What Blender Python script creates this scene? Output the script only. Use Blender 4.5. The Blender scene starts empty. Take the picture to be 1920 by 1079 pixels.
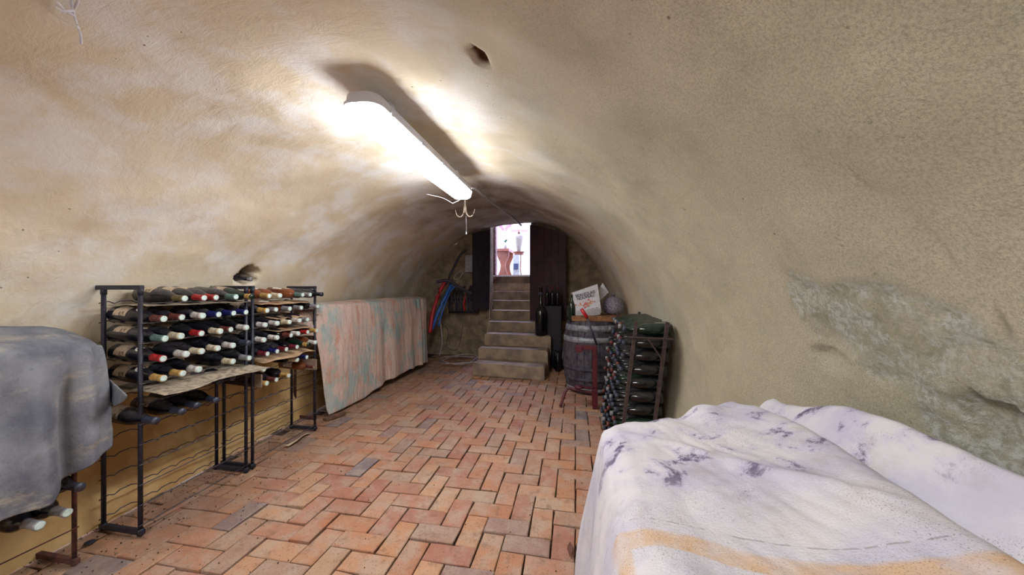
import bpy, bmesh, math, random
from mathutils import Vector, Matrix, noise
random.seed(7)
PI = math.pi
SC = bpy.context.scene
COL = SC.collection
# ------------------------------------------------------------------ camera, light, exposure
EYE = 1.2
FPX = 650.0
TH = math.atan(118 / 650.0)
SN, CS = math.sin(TH), math.cos(TH)
cd = bpy.data.cameras.new('camera')
cd.sensor_width = 36; cd.lens = 36 * FPX / 1920; cd.clip_start = 0.02
co = bpy.data.objects.new('camera', cd); COL.objects.link(co)
co.location = (0, 0, EYE); co.rotation_euler = (PI / 2, 0, TH)
SC.camera = co
SC.view_settings.view_transform = 'Standard'; SC.view_settings.look = 'None'
SC.view_settings.gamma = 1; SC.view_settings.use_curve_mapping = False
SC.view_settings.exposure = 1.12
w = bpy.data.worlds.new('world'); SC.world = w; w.use_nodes = True
w.node_tree.nodes['Background'].inputs[0].default_value = (0.75, 0.82, 1, 1)
w.node_tree.nodes['Background'].inputs[1].default_value = 1.0
LAMP = 18.0        # emission strength of the tube lamps


def area(name, loc, rot, sx, sy, power, col):
    l = bpy.data.lights.new(name, 'AREA'); l.shape = 'RECTANGLE'; l.size = sx; l.size_y = sy
    l.energy = power; l.color = col
    o = bpy.data.objects.new(name, l); COL.objects.link(o); o.location = loc; o.rotation_euler = rot
    return o
# daylight falling through the window of the upstairs room (its left side, out of view)
area('room_daylight', (-3.3, 8.9, 2.9), (0, -PI / 2, 0), 1.8, 1.4, 36, (0.86, 0.93, 1))
area('stair_fill', (-1.25, 7.6, 3.3), (math.radians(-38), 0, 0), 0.9, 0.5, 45, (0.6, 0.6, 1))  # extra lilac light added under the upstairs ceiling to tint stairs and vault
sd_ = area('vault_fill', (0.5, 10.2, 1.95), (0, 0, 0), 1.0, 0.9, 70, (0.62, 0.62, 1))  # added unseen light, aimed through the doorway to lift the far vault
sd_.rotation_euler = (Vector((-1.15, 6.2, 2.25)) - sd_.location).to_track_quat('-Z', 'Y').to_euler()


def ray(px, py):
    a = (px - 960) / FPX; b = (540 - py) / FPX
    return Vector((a * CS - SN, a * SN + CS, b))
def dep(px, py, d): return Vector((0, 0, EYE)) + ray(px, py) * d
def flo(px, py, z=0.0): return dep(px, py, (z - EYE) / ray(px, py).z)

# ------------------------------------------------------------------ materials
def sock(n, name):
    return n.inputs[name]
def new_mat(name):
    m = bpy.data.materials.new(name); m.use_nodes = True
    nt = m.node_tree; nt.nodes.clear()
    out = nt.nodes.new('ShaderNodeOutputMaterial'); b = nt.nodes.new('ShaderNodeBsdfPrincipled')
    nt.links.new(b.outputs[0], out.inputs[0])
    return m, nt, b
class G:
    """small node graph helper"""
    def __init__(s, nt): s.nt = nt; s.tc = nt.nodes.new('ShaderNodeTexCoord')
    def put(s, sk, v):
        if isinstance(v, bpy.types.NodeSocket): s.nt.links.new(v, sk)
        elif isinstance(v, (tuple, list)): sk.default_value = tuple(v) + ((1,) if len(v) == 3 and len(sk.default_value) == 4 else ())
        else: sk.default_value = v
    def noise(s, scale, detail=4, rough=0.55, vec=None, dist=0, dims='3D'):
        n = s.nt.nodes.new('ShaderNodeTexNoise'); n.inputs['Scale'].default_value = scale
        n.inputs['Detail'].default_value = detail; n.inputs['Roughness'].default_value = rough
        n.inputs['Distortion'].default_value = dist
        s.nt.links.new(vec or s.tc.outputs['Object'], n.inputs['Vector'])
        return n.outputs['Fac']
    def vor(s, scale, vec=None, feature='F1'):
        n = s.nt.nodes.new('ShaderNodeTexVoronoi'); n.inputs['Scale'].default_value = scale; n.feature = feature
        s.nt.links.new(vec or s.tc.outputs['Object'], n.inputs['Vector'])
        return n.outputs['Distance']
    def ramp(s, fac, lo, hi, a=0.0, b=1.0):
        n = s.nt.nodes.new('ShaderNodeMapRange'); n.clamp = True
        n.interpolation_type = 'SMOOTHSTEP'
        s.put(n.inputs['Value'], fac); n.inputs['From Min'].default_value = lo; n.inputs['From Max'].default_value = hi
        n.inputs['To Min'].default_value = a; n.inputs['To Max'].default_value = b
        return n.outputs['Result']
    def mix(s, f, a, b, mode='MIX'):
        n = s.nt.nodes.new('ShaderNodeMix'); n.data_type = 'RGBA'; n.blend_type = mode
        s.put(n.inputs[0], f); s.put(n.inputs[6], a); s.put(n.inputs[7], b)
        return n.outputs[2]
    def math(s, op, a, b=0.0):
        n = s.nt.nodes.new('ShaderNodeMath'); n.operation = op
        s.put(n.inputs[0], a); s.put(n.inputs[1], b)
        return n.outputs[0]
    def xyz(s, which='Object'):
        n = s.nt.nodes.new('ShaderNodeSeparateXYZ'); s.nt.links.new(s.tc.outputs[which], n.inputs[0]); return n.outputs
    def scaled(s, v, which='Object'):
        n = s.nt.nodes.new('ShaderNodeMapping'); s.nt.links.new(s.tc.outputs[which], n.inputs[0]); n.inputs['Scale'].default_value = v
        return n.outputs[0]
    def attr(s, name):
        n = s.nt.nodes.new('ShaderNodeAttribute'); n.attribute_name = name; return n.outputs['Fac']
    def bump(s, b, h, strength=0.5, dist=0.01):
        n = s.nt.nodes.new('ShaderNodeBump'); n.inputs['Strength'].default_value = strength; n.inputs['Distance'].default_value = dist
        s.put(n.inputs['Height'], h); s.nt.links.new(n.outputs[0], b.inputs['Normal'])
def srgb(r, g, b):
    f = lambda c: (c / 255 / 12.92) if c / 255 <= 0.04045 else ((c / 255 + 0.055) / 1.055) ** 2.4
    return (f(r), f(g), f(b))
def simple(name, c1, c2=None, rough=0.6, scale=20, bump=0.0, metal=0.0, lo=0.35, hi=0.65, trans=0.0, spec=0.5, coat=0.0, bscale=None, bdist=0.004):
    m, nt, b = new_mat(name); g = G(nt)
    c2 = c2 or tuple(x * 0.8 for x in c1)
    b.inputs['Roughness'].default_value = rough; b.inputs['Metallic'].default_value = metal
    b.inputs['Transmission Weight'].default_value = trans; b.inputs['Specular IOR Level'].default_value = spec
    b.inputs['Coat Weight'].default_value = coat
    n = g.noise(scale, 5)
    g.put(b.inputs['Base Color'], g.mix(g.ramp(n, lo, hi), c1, c2))
    if bump: g.bump(b, g.noise(bscale or scale * 2, 4), bump, bdist)
    return m
M = {}
def plaster(name, right=True):
    m, nt, b = new_mat(name); g = G(nt)
    X = g.xyz()
    big = g.noise(1.3, 5, 0.6, dist=0.4); mid = g.noise(3.2, 6, 0.6, dist=0.15, vec=g.scaled((1, 0.8, 1.3))); fine = g.noise(38, 6, 0.7)
    st = g.noise(5.0, 5, 0.6, vec=g.scaled((0.5, 1.6, 1.2)))
    tan = g.mix(g.ramp(big, 0.35, 0.65), srgb(230, 219, 198), srgb(222, 206, 178))
    c = g.mix(g.ramp(mid, 0.43, 0.63, 0, 0.75), tan, srgb(238, 237, 236))
    c = g.mix(g.ramp(st, 0.55, 0.72, 0, 0.5), c, srgb(214, 194, 160))
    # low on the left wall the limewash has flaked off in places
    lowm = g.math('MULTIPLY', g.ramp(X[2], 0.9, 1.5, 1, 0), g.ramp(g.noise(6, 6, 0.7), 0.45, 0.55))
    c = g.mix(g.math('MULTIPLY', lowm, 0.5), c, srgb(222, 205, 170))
    # damp, greenish sandy render of the right flank
    rx = g.math('ADD', X[0], g.math('MULTIPLY', g.math('SUBTRACT', big, 0.5), 1.2))
    rm = g.ramp(rx, -0.75, 0.25)
    # towards the end wall the right flank is limewashed like the rest
    rm = g.math('MULTIPLY', rm, g.ramp(X[1], 2.2, 4.2, 1, 0.2))
    sand = g.mix(g.ramp(mid, 0.4, 0.65), srgb(222, 212, 186), srgb(210, 203, 176))
    sand = g.mix(g.ramp(g.noise(4, 7, 0.75), 0.42, 0.75, 0, 0.5), sand, srgb(176, 175, 148))
    sand = g.mix(g.ramp(g.noise(210, 4, 0.8), 0.40, 0.68, 0, 0.6), sand, srgb(150, 140, 118))
    sand = g.mix(g.math('MULTIPLY', g.ramp(g.noise(26, 5, 0.7), 0.62, 0.70, 0, 0.55), g.ramp(g.noise(2.6, 3), 0.5, 0.6)), sand, srgb(112, 116, 84))
    sand = g.mix(g.ramp(g.attr('crack'), 0.3, 0.9, 0, 0.6), sand, srgb(110, 98, 76))
    c = g.mix(rm, c, sand)
    # salt-bitten crumbling patch
    er = g.attr('erode')
    crumb = g.mix(g.ramp(g.noise(70, 5, 0.75), 0.42, 0.58), srgb(176, 176, 156), srgb(218, 219, 212))
    crumb = g.mix(g.ramp(g.noise(14, 5, 0.7), 0.5, 0.62, 0, 0.7), crumb, srgb(160, 152, 118))
    c = g.mix(g.math('MULTIPLY', g.ramp(er, 0.1, 0.95, 0, 0.9), g.ramp(g.noise(11, 6, 0.75), 0.36, 0.56)), c, crumb)
    # greyer tone along the crown beyond the lamp
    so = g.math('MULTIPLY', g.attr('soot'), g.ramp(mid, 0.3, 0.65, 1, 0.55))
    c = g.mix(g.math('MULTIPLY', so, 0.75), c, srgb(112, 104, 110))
    # pits
    pits = g.ramp(g.vor(16), 0.035, 0.08, 1, 0)
    pits = g.math('MULTIPLY', pits, g.ramp(g.noise(2.5, 3), 0.5, 0.62))
    c = g.mix(g.math('MULTIPLY', pits, 0.75), c, srgb(105, 82, 58))
    c = g.mix(g.ramp(g.attr('hole'), 0.2, 0.7), c, g.mix(g.ramp(fine, 0.4, 0.6), srgb(120, 84, 52), srgb(84, 56, 38)))
    g.put(b.inputs['Base Color'], c); b.inputs['Roughness'].default_value = 0.9; b.inputs['Specular IOR Level'].default_value = 0.2
    h = g.math('ADD', g.math('MULTIPLY', g.noise(150, 4, 0.8), g.math('ADD', g.math('MULTIPLY', rm, 1.1), 0.07)),
               g.math('MULTIPLY', g.noise(16, 6, 0.65, vec=g.scaled((0.7, 1.3, 1.0)), dist=0.5), 0.6))
    h = g.math('ADD', h, g.math('MULTIPLY', g.math('MULTIPLY', er, g.noise(45, 6, 0.8)), 1.8))
    h = g.math('SUBTRACT', h, g.math('MULTIPLY', pits, 0.6))
    g.bump(b, h, 0.75, 0.018)
    return m
M['plaster'] = plaster('lime_plaster')
M['stone'] = simple('rough_stone', srgb(164, 146, 122), srgb(128, 114, 98), 0.9, 7, 1.0, bscale=18, bdist=0.03, spec=0.2)
M['ochre'] = simple('ochre_render', srgb(212, 182, 130), srgb(184, 148, 98), 0.9, 5, 0.6, bscale=20, bdist=0.012, spec=0.2)
M['dirt'] = simple('joint_dirt', srgb(84, 64, 50), srgb(48, 38, 32), 0.95, 30, 0.8, bscale=60, bdist=0.01, spec=0.1)
M['step'] = simple('step_stone', srgb(166, 148, 124), srgb(126, 112, 102), 0.75, 6, 0.7, bscale=25, bdist=0.012, spec=0.3)
M['white_wall'] = simple('white_room_paint', srgb(245, 246, 248), srgb(240, 242, 246), 0.8, 3)
M['joist'] = simple('dark_timber', srgb(60, 42, 38), srgb(36, 27, 28), 0.7, 9, 0.3)
def brick_mat():
    m, nt, b = new_mat('terracotta_brick'); g = G(nt)
    oi = nt.nodes.new('ShaderNodeObjectInfo'); ge = nt.nodes.new('ShaderNodeNewGeometry')
    r = g.math('FRACT', g.math('ADD', oi.outputs['Random'], g.math('MULTIPLY', ge.outputs['Random Per Island'], 7.3)))
    cr = nt.nodes.new('ShaderNodeValToRGB'); cr.color_ramp.interpolation = 'LINEAR'
    stops = [(0, srgb(182, 134, 100)), (0.2, srgb(170, 116, 88)), (0.38, srgb(186, 144, 112)), (0.55, srgb(172, 122, 100)),
             (0.68, srgb(160, 106, 88)), (0.8, srgb(172, 138, 112)), (0.91, srgb(150, 120, 110)), (0.975, srgb(118, 110, 116)), (1.0, srgb(176, 122, 92))]
    e = cr.color_ramp.elements
    e[0].position = 0; e[0].color = stops[0][1] + (1,); e[1].position = 1; e[1].color = stops[-1][1] + (1,)
    for p, c in stops[1:-1]:
        k = e.new(p); k.color = c + (1,)
    nt.links.new(r, cr.inputs[0])
    # position in the room (bricks are laid flat, the vector is the true world position)
    pos = ge.outputs['Position']
    c = g.mix(g.ramp(g.noise(7, 5, 0.65, vec=pos), 0.40, 0.66, 0, 0.6), cr.outputs[0], srgb(174, 158, 142))
    c = g.mix(g.ramp(g.noise(26, 5, 0.7, vec=pos), 0.52, 0.68, 0, 0.5), c, srgb(158, 126, 104))
    c = g.mix(g.ramp(g.noise(1.1, 4, 0.6, vec=pos), 0.5, 0.68, 0, 0.35), c, srgb(120, 92, 78))
    c = g.mix(g.ramp(g.noise(130, 3, 0.7, vec=pos), 0.57, 0.68, 0, 0.7), c, srgb(84, 66, 54))
    c = g.mix(g.ramp(g.noise(16, 6, 0.75, vec=pos), 0.52, 0.66, 0, 0.5), c, srgb(112, 84, 68))
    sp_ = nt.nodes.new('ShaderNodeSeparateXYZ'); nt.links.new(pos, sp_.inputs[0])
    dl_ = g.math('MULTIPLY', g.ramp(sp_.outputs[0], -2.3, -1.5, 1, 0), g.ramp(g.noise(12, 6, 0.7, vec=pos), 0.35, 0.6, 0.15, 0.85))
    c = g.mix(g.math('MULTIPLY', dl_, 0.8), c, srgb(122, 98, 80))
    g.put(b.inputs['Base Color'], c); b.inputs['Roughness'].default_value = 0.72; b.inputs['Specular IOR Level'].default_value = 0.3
    g.bump(b, g.math('ADD', g.noise(45, 5, 0.7, vec=pos), g.math('MULTIPLY', g.noise(9, 3, 0.5, vec=pos), 1.5)), 0.5, 0.006)
    return m
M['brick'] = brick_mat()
def glass_dark(name, tint, dust=0.5, rough=0.16):
    m, nt, b = new_mat(name); g = G(nt)
    oi = nt.nodes.new('ShaderNodeObjectInfo'); ge = nt.nodes.new('ShaderNodeNewGeometry')
    sx = nt.nodes.new('ShaderNodeSeparateXYZ'); nt.links.new(ge.outputs['Normal'], sx.inputs[0])
    n = g.noise(22, 5, 0.6)
    d = g.math('MULTIPLY', g.ramp(sx.outputs[2], -0.1, 0.95), g.ramp(n, 0.3, 0.65, 0.35, 1))
    d = g.math('MULTIPLY', d, g.math('MULTIPLY', g.math('ADD', oi.outputs['Random'], 0.35), dust))
    g.put(b.inputs['Base Color'], g.mix(d, tint, srgb(142, 138, 142)))
    g.put(b.inputs['Roughness'], g.ramp(d, 0, 0.5, rough, 0.65))
    b.inputs['Specular IOR Level'].default_value = 0.6
    return m
M['glass_black'] = glass_dark('dark_bottle_glass', srgb(10, 10, 22), 0.22)
M['glass_green'] = glass_dark('green_bottle_glass', srgb(10, 36, 22), 0.10, 0.1)
M['glass_pile'] = glass_dark('pile_bottle_glass', srgb(10, 14, 16), 0.12, 0.12)
M['amber'] = simple('rose_wine_glass', srgb(142, 78, 48), srgb(104, 56, 40), 0.08, 8, trans=0.25)
M['clear'] = simple('dusty_clear_glass', srgb(170, 172, 178), srgb(110, 114, 126), 0.35, 30, 0.4)
CAPS = {'white': (222, 216, 212), 'cream': (224, 212, 182), 'red': (178, 42, 46), 'brown': (112, 60, 56), 'gold': (196, 158, 92),
        'blue': (34, 38, 108), 'teal': (96, 128, 124), 'grey': (150, 148, 152), 'black': (34, 36, 48), 'olive': (104, 92, 56), 'wine': (112, 34, 48), 'slate': (60, 66, 84)}
for k, v in CAPS.items():
    M['cap_' + k] = simple(k + '_capsule_foil', srgb(*v), srgb(*[int(x * 0.82) for x in v]), 0.42, 60, 0.2)
M['cap_end'] = simple('capsule_end_foil', srgb(212, 230, 226), srgb(182, 205, 200), 0.4, 80)
M['paper_label'] = simple('old_paper_label', srgb(196, 176, 152), srgb(110, 92, 78), 0.85, 45, lo=0.45, hi=0.66)
M['white_label'] = simple('white_paper_label', srgb(222, 216, 206), srgb(170, 160, 148), 0.8, 40, lo=0.5, hi=0.75)
M['iron'] = simple('black_painted_iron', srgb(30, 31, 46), srgb(52, 52, 66), 0.5, 60, 0.3, lo=0.5, hi=0.8)
M['wire'] = simple('thin_steel_wire', srgb(52, 50, 60), srgb(90, 84, 86), 0.45, 50, metal=0.3)
M['rust'] = simple('rusty_iron', srgb(96, 52, 42), srgb(58, 38, 36), 0.8, 40, 0.4)
M['rust_dark'] = simple('brown_angle_iron', srgb(74, 54, 50), srgb(48, 38, 40), 0.7, 40, 0.4)
M['red_iron'] = simple('dark_red_painted_iron', srgb(98, 22, 36), srgb(70, 18, 30), 0.45, 30, 0.2)
M['sheet'] = simple('brown_packing_paper', srgb(196, 164, 130), srgb(150, 122, 96), 0.9, 12, 0.5, bscale=30)
M['newsprint'] = simple('grey_dirty_packing_paper', srgb(172, 158, 138), srgb(108, 96, 84), 0.9, 35, 0.5, lo=0.4, hi=0.68, bscale=30)
M['lamp_body'] = simple('grey_lamp_housing', srgb(196, 196, 206), srgb(182, 182, 194), 0.5, 10)
m, nt, b = new_mat('lamp_diffuser'); b.inputs['Base Color'].default_value = (0.9, 0.9, 0.9, 1)
b.inputs['Emission Color'].default_value = (0.97, 0.98, 1.0, 1); b.inputs['Emission Strength'].default_value = LAMP
M['diffuser'] = m
m = m.copy(); m.name = 'lamp_diffuser_fill'; m.node_tree.nodes['Principled BSDF'].inputs['Emission Strength'].default_value = LAMP * 1.7  # stronger emission for the added fill lamp
M['diffuser2'] = m
M['conduit'] = simple('white_plastic_conduit', srgb(196, 190, 196), srgb(160, 154, 162), 0.5, 30)
M['hook'] = simple('dusty_forged_iron', srgb(180, 166, 150), srgb(140, 124, 110), 0.8, 40, 0.4)
M['web'] = simple('cobweb_silk', srgb(226, 226, 232), srgb(205, 205, 214), 0.9, 40)
M['door_red'] = simple('oxblood_painted_wood', srgb(66, 26, 40), srgb(44, 18, 36), 0.55, 6, 0.3)
M['door_dark'] = simple('blackened_wood', srgb(38, 30, 46), srgb(24, 20, 34), 0.6, 8, 0.3)
M['jamb'] = simple('worn_jamb', srgb(150, 120, 116), srgb(96, 72, 72), 0.8, 24, 0.4)
M['stave'] = simple('weathered_stave', srgb(84, 80, 90), srgb(46, 42, 56), 0.75, 14, 0.5)
M['hoop'] = simple('dull_steel_hoop', srgb(158, 164, 170), srgb(116, 120, 130), 0.5, 25, 0.3, metal=0.2)
M['crate'] = simple('orange_brown_wood', srgb(150, 104, 66), srgb(112, 74, 48), 0.75, 18, 0.3)
M['plank'] = simple('brown_plank_wood', srgb(120, 86, 62), srgb(84, 60, 48), 0.8, 14, 0.3)
M['card'] = simple('white_printed_card', srgb(222, 224, 232), srgb(208, 210, 220), 0.6, 20)
M['card_side'] = simple('tan_cardboard', srgb(150, 128, 110), srgb(130, 110, 96), 0.8, 20)
M['ink'] = simple('black_print_ink', srgb(36, 36, 52), rough=0.6)
M['ink_pink'] = simple('pink_print_ink', srgb(214, 128, 124), rough=0.6)
M['ink_orange'] = simple('orange_print_ink', srgb(224, 168, 120), rough=0.6)
M['ink_green'] = simple('green_print_ink', srgb(128, 168, 140), rough=0.6)
M['ink_grey'] = simple('grey_print_ink', srgb(150, 152, 166), rough=0.6)
M['red_plastic'] = simple('red_handle_plastic', srgb(196, 34, 44), rough=0.35)
M['blue_plastic'] = simple('blue_tube_plastic', srgb(40, 104, 190), rough=0.35)
M['red_tube'] = simple('red_tube_plastic', srgb(176, 28, 40), rough=0.4)
M['rubber'] = simple('dark_rubber', srgb(42, 42, 60), srgb(62, 60, 76), 0.55, 20)
M['grey_box'] = simple('grey_plastic_box', srgb(176, 178, 186), srgb(150, 152, 162), 0.5, 14)
M['dark_box'] = simple('black_crate', srgb(26, 24, 38), rough=0.6)
M['console'] = simple('console_cherry_wood', srgb(150, 92, 70), srgb(120, 70, 52), 0.4, 5)
M['ceramic'] = simple('cream_ceramic', srgb(176, 172, 158), rough=0.3)
M['pot'] = simple('white_pot', srgb(214, 226, 232), rough=0.3)
M['leaf'] = simple('orchid_leaf', srgb(56, 122, 86), rough=0.5)
M['petal'] = simple('pink_petal', srgb(186, 120, 186), rough=0.6)
M['shade'] = simple('pale_pink_shade', srgb(232, 206, 206), rough=0.8)
M['blue_cloth'] = simple('blue_grey_book', srgb(82, 100, 136), rough=0.7)
M['dryleaf'] = simple('dry_leaf', srgb(112, 70, 60), rough=0.8)
M['scrap'] = simple('torn_card', srgb(206, 188, 160), srgb(180, 160, 134), 0.9, 10)

def cloth_grey():
    m, nt, b = new_mat('grey_dust_sheet'); g = G(nt)
    c = g.mix(g.ramp(g.noise(4, 5, 0.6), 0.38, 0.62), srgb(134, 137, 144), srgb(98, 101, 112))
    c = g.mix(g.ramp(g.noise(5, 6, 0.7, vec=g.scaled((1, 1, 2.4))), 0.52, 0.68, 0, 0.6), c, srgb(176, 168, 154))
    c = g.mix(g.ramp(g.noise(50, 4, 0.7), 0.58, 0.72, 0, 0.45), c, srgb(78, 76, 80))
    g.put(b.inputs['Base Color'], c); b.inputs['Roughness'].default_value = 0.95; b.inputs['Specular IOR Level'].default_value = 0.1
    g.bump(b, g.math('ADD', g.noise(160, 3), g.math('MULTIPLY', g.noise(14, 4), 2)), 0.4, 0.006)
    return m
def cloth_pink():
    m, nt, b = new_mat('faded_pink_teal_sheet'); g = G(nt)
    v = g.scaled((1, 1.0, 0.75))
    c = g.mix(g.ramp(g.noise(3.4, 7, 0.7, vec=v, dist=0.2), 0.46, 0.60, 0, 0.9), srgb(216, 190, 178), srgb(160, 186, 184))
    c = g.mix(g.ramp(g.noise(4.6, 5, 0.6, vec=g.scaled((2, 2.2, 0.8)), dist=0.3), 0.52, 0.68, 0, 0.65), c, srgb(204, 144, 120))
    c = g.mix(g.ramp(g.noise(2.6, 5, 0.6, vec=g.scaled((1.2, 2, 1))), 0.55, 0.68, 0, 0.6), c, srgb(196, 188, 184))
    c = g.mix(g.ramp(g.noise(40, 4, 0.6), 0.5, 0.75, 0, 0.35), c, srgb(150, 140, 138))
    g.put(b.inputs['Base Color'], c); b.inputs['Roughness'].default_value = 0.95; b.inputs['Specular IOR Level'].default_value = 0.1
    g.bump(b, g.math('ADD', g.noise(120, 3), g.math('MULTIPLY', g.noise(9, 5, 0.6, vec=g.scaled((1, 1.8, 0.45))), 5)), 0.6, 0.01)
    return m
def cloth_white():
    m, nt, b = new_mat('stained_white_sheet'); g = G(nt)
    X = g.xyz()
    c = g.mix(g.ramp(g.noise(5, 4, 0.5), 0.4, 0.65), srgb(212, 209, 214), srgb(192, 190, 206))
    # orange woven band with a stitched line beside it, lying across the sheet
    band = g.math('ADD', X[1], g.math('ADD', g.math('MULTIPLY', g.noise(7, 2), 0.012), g.math('MULTIPLY', X[0], g.math('SUBTRACT', 0.45, g.math('MULTIPLY', X[0], 0.35)))))
    bm_ = g.math('MULTIPLY', g.ramp(band, 0.622, 0.628), g.ramp(band, 0.660, 0.672, 1, 0))
    bm_ = g.math('MULTIPLY', bm_, g.ramp(X[0], 0.06, 0.07))
    bl_ = g.math('MULTIPLY', g.math('MULTIPLY', g.ramp(X[0], 0.064, 0.07), g.ramp(X[0], 0.085, 0.092, 1, 0)), g.ramp(band, 0.64, 0.66, 1, 0))
    bm_ = g.math('MAXIMUM', bm_, bl_)
    c = g.mix(g.math('MULTIPLY', bm_, g.ramp(g.noise(20, 3), 0.3, 0.7, 0.3, 0.8)), c, srgb(206, 168, 120))
    ln = g.math('MULTIPLY', g.ramp(band, 0.694, 0.6955), g.ramp(band, 0.6970, 0.6985, 1, 0))
    c = g.mix(g.math('MULTIPLY', ln, g.ramp(g.noise(60, 2), 0.42, 0.55, 0, 0.5)), c, srgb(120, 112, 112))
    # dark violet mould stains, mostly on the far half
    far = g.math('MULTIPLY', g.ramp(X[1], 0.66, 0.80), g.ramp(X[0], 0.02, 0.10))
    sn = g.noise(11, 6, 0.7, dist=0.3)
    s1 = g.ramp(sn, 0.55, 0.64)
    halo = g.ramp(sn, 0.46, 0.6, 0, 0.45)
    c = g.mix(g.math('MULTIPLY', halo, far), c, srgb(176, 168, 206))
    c = g.mix(g.math('MULTIPLY', g.math('MULTIPLY', s1, far), 0.85), c, srgb(74, 68, 98))
    # brown dust speckle
    sp = g.math('MULTIPLY', g.ramp(g.noise(420, 2, 0.6), 0.58, 0.66), g.ramp(g.noise(5.5, 4, 0.6), 0.44, 0.62))
    c = g.mix(g.math('MULTIPLY', sp, 0.65), c, srgb(104, 88, 80))
    c = g.mix(g.ramp(g.noise(6.5, 5, 0.6, vec=g.scaled((1.4, 0.8, 1))), 0.54, 0.7, 0, 0.35), c, srgb(160, 150, 140))
    # the hanging side is greyer
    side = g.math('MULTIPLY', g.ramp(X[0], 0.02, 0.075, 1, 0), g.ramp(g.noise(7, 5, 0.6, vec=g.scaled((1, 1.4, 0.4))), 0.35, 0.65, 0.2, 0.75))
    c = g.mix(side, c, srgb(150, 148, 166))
    g.put(b.inputs['Base Color'], c); b.inputs['Roughness'].default_value = 0.95; b.inputs['Specular IOR Level'].default_value = 0.1
    g.bump(b, g.math('ADD', g.noise(260, 3), g.math('MULTIPLY', g.noise(22, 4), 3)), 0.35, 0.004)
    return m
M['cloth_grey'] = cloth_grey(); M['cloth_pink'] = cloth_pink(); M['cloth_white'] = cloth_white()
m, nt, b = new_mat('bubble_plastic'); g = G(nt)
g.put(b.inputs['Base Color'], g.mix(g.ramp(g.vor(95), 0.25, 0.5), srgb(188, 186, 198), srgb(118, 112, 128)))
b.inputs['Roughness'].default_value = 0.18; g.bump(b, g.math('SUBTRACT', 1.0, g.vor(95)), 0.9, 0.006)
M['bubble'] = m

# ------------------------------------------------------------------ mesh helpers
def link(name, me, mat=None, parent=None, smooth=False):
    if mat is not None and not me.materials: me.materials.append(mat)
    if smooth:
        for p in me.polygons: p.use_smooth = True
    o = bpy.data.objects.new(name, me); COL.objects.link(o)
    if parent is not None: o.parent = parent
    return o
def obj(name, bm, mat, parent=None, smooth=False):
    me = bpy.data.meshes.new(name); bmesh.ops.recalc_face_normals(bm, faces=bm.faces)
    bm.to_mesh(me); bm.free()
    return link(name, me, mat, parent, smooth)
def pyd(name, vs, fs, mat, parent=None, smooth=True):
    me = bpy.data.meshes.new(name); me.from_pydata([tuple(v) for v in vs], [], fs); me.update()
    return link(name, me, mat, parent, smooth)
def tag(o, label, cat, group=None):
    o['label'] = label; o['category'] = cat
    if group: o['group'] = group
    return o
def thing(name, label, cat, loc=(0, 0, 0), group=None):
    o = bpy.data.objects.new(name, None); COL.objects.link(o); o.location = loc; o.empty_display_size = 0.05
    return tag(o, label, cat, group)
def struct(o): o['kind'] = 'structure'; return o
def box(bm, c, s, rot=None, bev=0.0):
    r = bmesh.ops.create_cube(bm, size=1)
    vs = r['verts']
    mt = Matrix.Translation(Vector(c)) @ (rot.to_4x4() if rot else Matrix()) @ Matrix.Diagonal((s[0], s[1], s[2], 1))
    bmesh.ops.transform(bm, matrix=mt, verts=vs)
    if bev:
        es = list({e for v in vs for e in v.link_edges})
        bmesh.ops.bevel(bm, geom=es, offset=bev, segments=2, affect='EDGES', profile=0.7)
def B(name, c, s, mat, parent=None, rot=None, bev=0.0):
    bm = bmesh.new(); box(bm, c, s, rot, bev); return obj(name, bm, mat, parent)
def tube(bm, pts, r, seg=8, closed=False):
    pts = [Vector(p) for p in pts]; n = len(pts); rings = []
    up = Vector((0, 0, 1))
    for i, p in enumerate(pts):
        a = pts[i - 1] if (i > 0 or closed) else p; c = pts[(i + 1) % n] if (i < n - 1 or closed) else p
        t = (c - a).normalized()
        u = up if abs(t.dot(up)) < 0.9 else Vector((1, 0, 0))
        s = t.cross(u).normalized(); q = s.cross(t).normalized()
        rr = r[i] if isinstance(r, (list, tuple)) else r
        rings.append([bm.verts.new(p + (s * math.cos(2 * PI * k / seg) + q * math.sin(2 * PI * k / seg)) * rr) for k in range(seg)])
    for i in range(n - 1 + (1 if closed else 0)):
        A, C = rings[i], rings[(i + 1) % n]
        for k in range(seg):
            bm.faces.new((A[k], A[(k + 1) % seg], C[(k + 1) % seg], C[k]))
    if not closed:
        bm.faces.new(rings[0][::-1]); bm.faces.new(rings[-1])
def T(name, pts, r, mat, parent=None, seg=8, closed=False):
    bm = bmesh.new(); tube(bm, pts, r, seg, closed); return obj(name, bm, mat, parent, True)
def lathe(bm, prof, seg=20, c=(0, 0, 0), cap=True):
    rings = []
    for r, z in prof:
        rings.append([bm.verts.new((c[0] + r * math.cos(2 * PI * k / seg), c[1] + r * math.sin(2 * PI * k / seg), c[2] + z)) for k in range(seg)])
    for A, C in zip(rings, rings[1:]):
        for k in range(seg): bm.faces.new((A[k], A[(k + 1) % seg], C[(k + 1) % seg], C[k]))
    if cap:
        bm.faces.new(rings[0][::-1]); bm.faces.new(rings[-1])
def L(name, prof, mat, parent=None, seg=20, c=(0, 0, 0)):
    bm = bmesh.new(); lathe(bm, prof, seg, c); return obj(name, bm, mat, parent, True)
def prism(bm, pts, off):
    """polygon pts extruded by vector off"""
    off = Vector(off); a = [bm.verts.new(Vector(p)) for p in pts]; c = [bm.verts.new(Vector(p) + off) for p in pts]
    n = len(pts)
    bm.faces.new(a[::-1]); bm.faces.new(c)
    for i in range(n): bm.faces.new((a[i], a[(i + 1) % n], c[(i + 1) % n], c[i]))
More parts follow.
